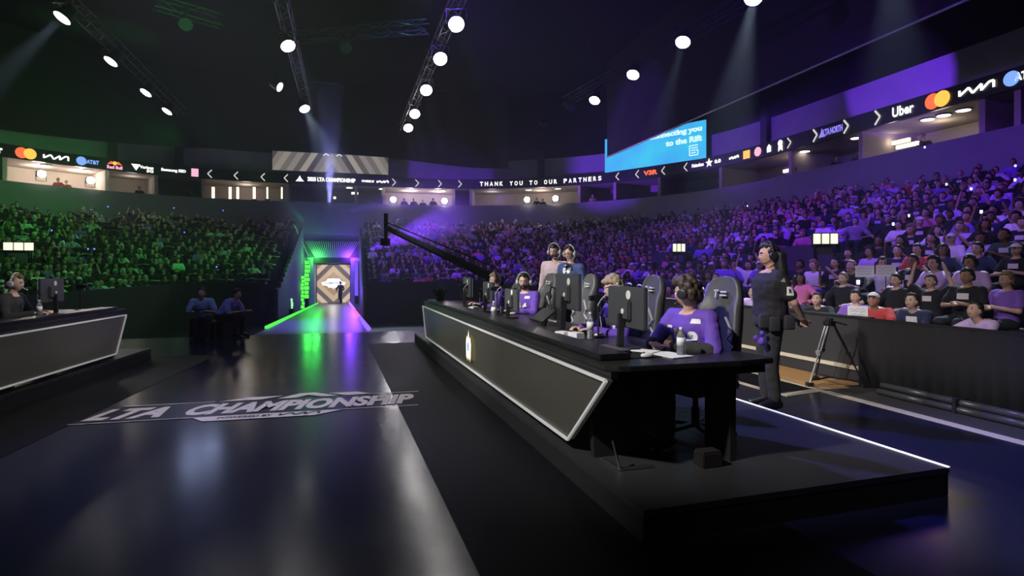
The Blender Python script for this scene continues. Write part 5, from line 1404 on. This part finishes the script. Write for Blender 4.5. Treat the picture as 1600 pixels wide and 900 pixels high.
for c in NEAR:
    hw = {True: 'white-capped', False: 'bareheaded'}[c['cap']]
    put(c, f"{hw} spectator, {c['shirt']} top, {POSE_TXT[c['kind']]}, {ordn(c['row'])} row, {ordn(c['n'])} from near end, {'violet' if c['side'] == 'right' else 'green'} stand", 'spectators in the violet stand' if c['side'] == 'right' else 'spectators in the green stand')
# the rest of the crowd, far off: one object for each stand
TINT = attr_mat('crowd_tint')
for side, nm in (('right', 'crowd'), ('left', 'crowd')):
    VS, TS, CS = [], [], []; n0 = 0
    for c in FAR:
        if c['side'] != side: continue
        cs, sn = math.cos(c['rz']), math.sin(c['rz']); Rm = np.array([[cs, -sn, 0], [sn, cs, 0], [0, 0, 1]])
        for pn, co, tr in VAR[c['kind']][1]:
            VS.append(co @ Rm.T+np.array(c['w'])); TS.append(tr+n0); n0 += len(co)
            col = {'body': c['skin'], 'shirt': c['sc'], 'trousers': (.02, .022, .03), 'hair': (.7, .7, .72) if c['cap'] else c['hair']}[pn]
            CS.append(np.tile(np.array([*col, 1.0]), (len(co), 1)))
    if not VS: continue
    VS, TS, CS = np.concatenate(VS), np.concatenate(TS), np.concatenate(CS)
    me = bpy.data.meshes.new(nm); me.vertices.add(len(VS)); me.vertices.foreach_set('co', VS.ravel().astype(np.float32))
    me.loops.add(TS.size); me.loops.foreach_set('vertex_index', TS.ravel().astype(np.int32))
    me.polygons.add(len(TS)); me.polygons.foreach_set('loop_start', np.arange(0, TS.size, 3, dtype=np.int32)); me.update(calc_edges=True)
    at_ = me.attributes.new('tint', 'FLOAT_COLOR', 'POINT'); at_.data.foreach_set('color', CS.ravel().astype(np.float32))
    me.polygons.foreach_set('use_smooth', [True]*len(me.polygons))
    o = link(nm, me, TINT); o['kind'] = 'stuff'; o['category'] = 'crowd'
    o['label'] = 'far rows of seated spectators under violet light' if side == 'right' else 'far rows of seated spectators under dim green light'
    print('crowd', side, len(TS))
# people standing in the suites
for k, (px, r, lab) in enumerate(((631, 19.2, 'by the flood lamp beside the tunnel'), (646, 19.6, 'second along from the flood lamp'), (660, 19.4, 'third, in the middle of the bright suite'), (676, 19.2, 'bending by the second flood lamp'), (838, 19.2, 'beside the third flood lamp'), (848, 19.8, 'between the last two flood lamps'), (925, 19.0, 'alone in the dark suite, pale top'), (1307, 19.3, 'in the suite below the violet words'), (1342, 19.6, 'beyond the dark partition'), (1446, 19.4, 'under the two circles'), (92, 19.6, 'in red beside the first flood lamp'), (104, 19.9, 'in red near the pale pillar'), (217, 19.4, 'in the dim suite below the white triangle'), (300, 19.6, 'in the dim suite before the green pillar'))):
    p, w = ring_at(px, r); M = ring_frame(px, r, 5.6)
    put(dict(w=M.translation, rz=math.atan2(-w.y, -w.x)-PI/2, kind='stand', skin=SKINS[k % 5], sc=(.5, .32, .2) if px == 925 else (.35, .04, .06) if px in (92, 104) else (.02, .02, .025), hair=HAIRS[0], cap=False, px=px), 'standing guest in a suite, '+lab, 'guests in the suites')
# hand-held signs and glowing phones
for px, py, Y, w_, h_, lab in ((1340, 487, 8.25, .25, .16, 'white handwritten sign held over the edge of the black drape'), (1351, 424, 10.2, .29, .20, 'pale sign held up in the crowd, the one nearer the entrance sign'), (1384, 423, 9.9, .29, .20, 'pale sign held up in the crowd, beside its twin')):
    loc_ = Vector(((px-800)/900*Y, Y, CAM_H+Y*(420-py)/900)); rz = math.atan2(-loc_.y, -loc_.x)+PI/2
    t = thing('held_sign', lab, 'sign', loc_, rz, 'signs held by fans')
    MB().box((0, 0, 0), (w_, .006, h_)).build('card', WHITEP, t)
    INK = P('ink_grey', (.25, .25, .3), .7)
    rg = random.Random(int(px))
    for i in range(3):
        pts = [(-w_*.38+w_*.76*j/12, h_*(.24-.24*i)+rg.uniform(-.014, .014)) for j in range(13)]
        strokes([pts], .005, frame((0, -.005, 0), (1, 0, 0), (0, 0, 1)), 'scribble', INK, t, thick=.002)
    MB().box((0, .02, -h_*.5-.10), (.02, .02, .26)).build('stick', P('stick_grey', (.1, .1, .1), .8), t)
PH = E('phone_glow', (.55, .6, 1), 6); PHB = E('phone_blue', (.12, .12, 1), 4)
for k, (px, py) in enumerate(((1445, 230), (1585, 259), (1586, 281), (1520, 295), (1531, 331), (1420, 337), (1478, 288), (1394, 350), (1344, 441), (1291, 306), (1168, 322), (142, 328), (168, 323), (80, 360), (120, 371), (136, 389), (149, 389), (244, 341), (288, 351), (288, 363), (272, 325), (368, 384), (340, 417), (348, 329))):
    i = 0; best = None
    for i in range(NR):
        z = row_z(i)+.95; Y = 900*(z-CAM_H)/(420-py) if abs(420-py) > 2 else 0
        if Y <= 3: continue
        p, w = ring_at(px, row_r(i)+.3); e = abs(w.y-Y)
        if best is None or e < best[0]: best = (e, i, w, z)
    if best is None: continue
    w = best[2]; z = CAM_H+w.y*(420-py)/900
    t = thing('glowing_phone', f'tiny {"white" if px > 700 else "blue"} phone glow in the {"violet" if px > 700 else "green"} crowd, {ordn(k if k < 11 else k-11)} of the {"white" if px > 700 else "blue"} ones', 'phone', Vector((w.x, w.y, z)), math.atan2(-w.y, -w.x)+PI/2, 'phones glowing in the crowd')
    MB().box((0, 0, 0), (.05, .012, .07)).build('display', PH if px > 700 else PHB, t); MB().box((0, .012, 0), (.055, .012, .08)).build('case', BLACK, t)
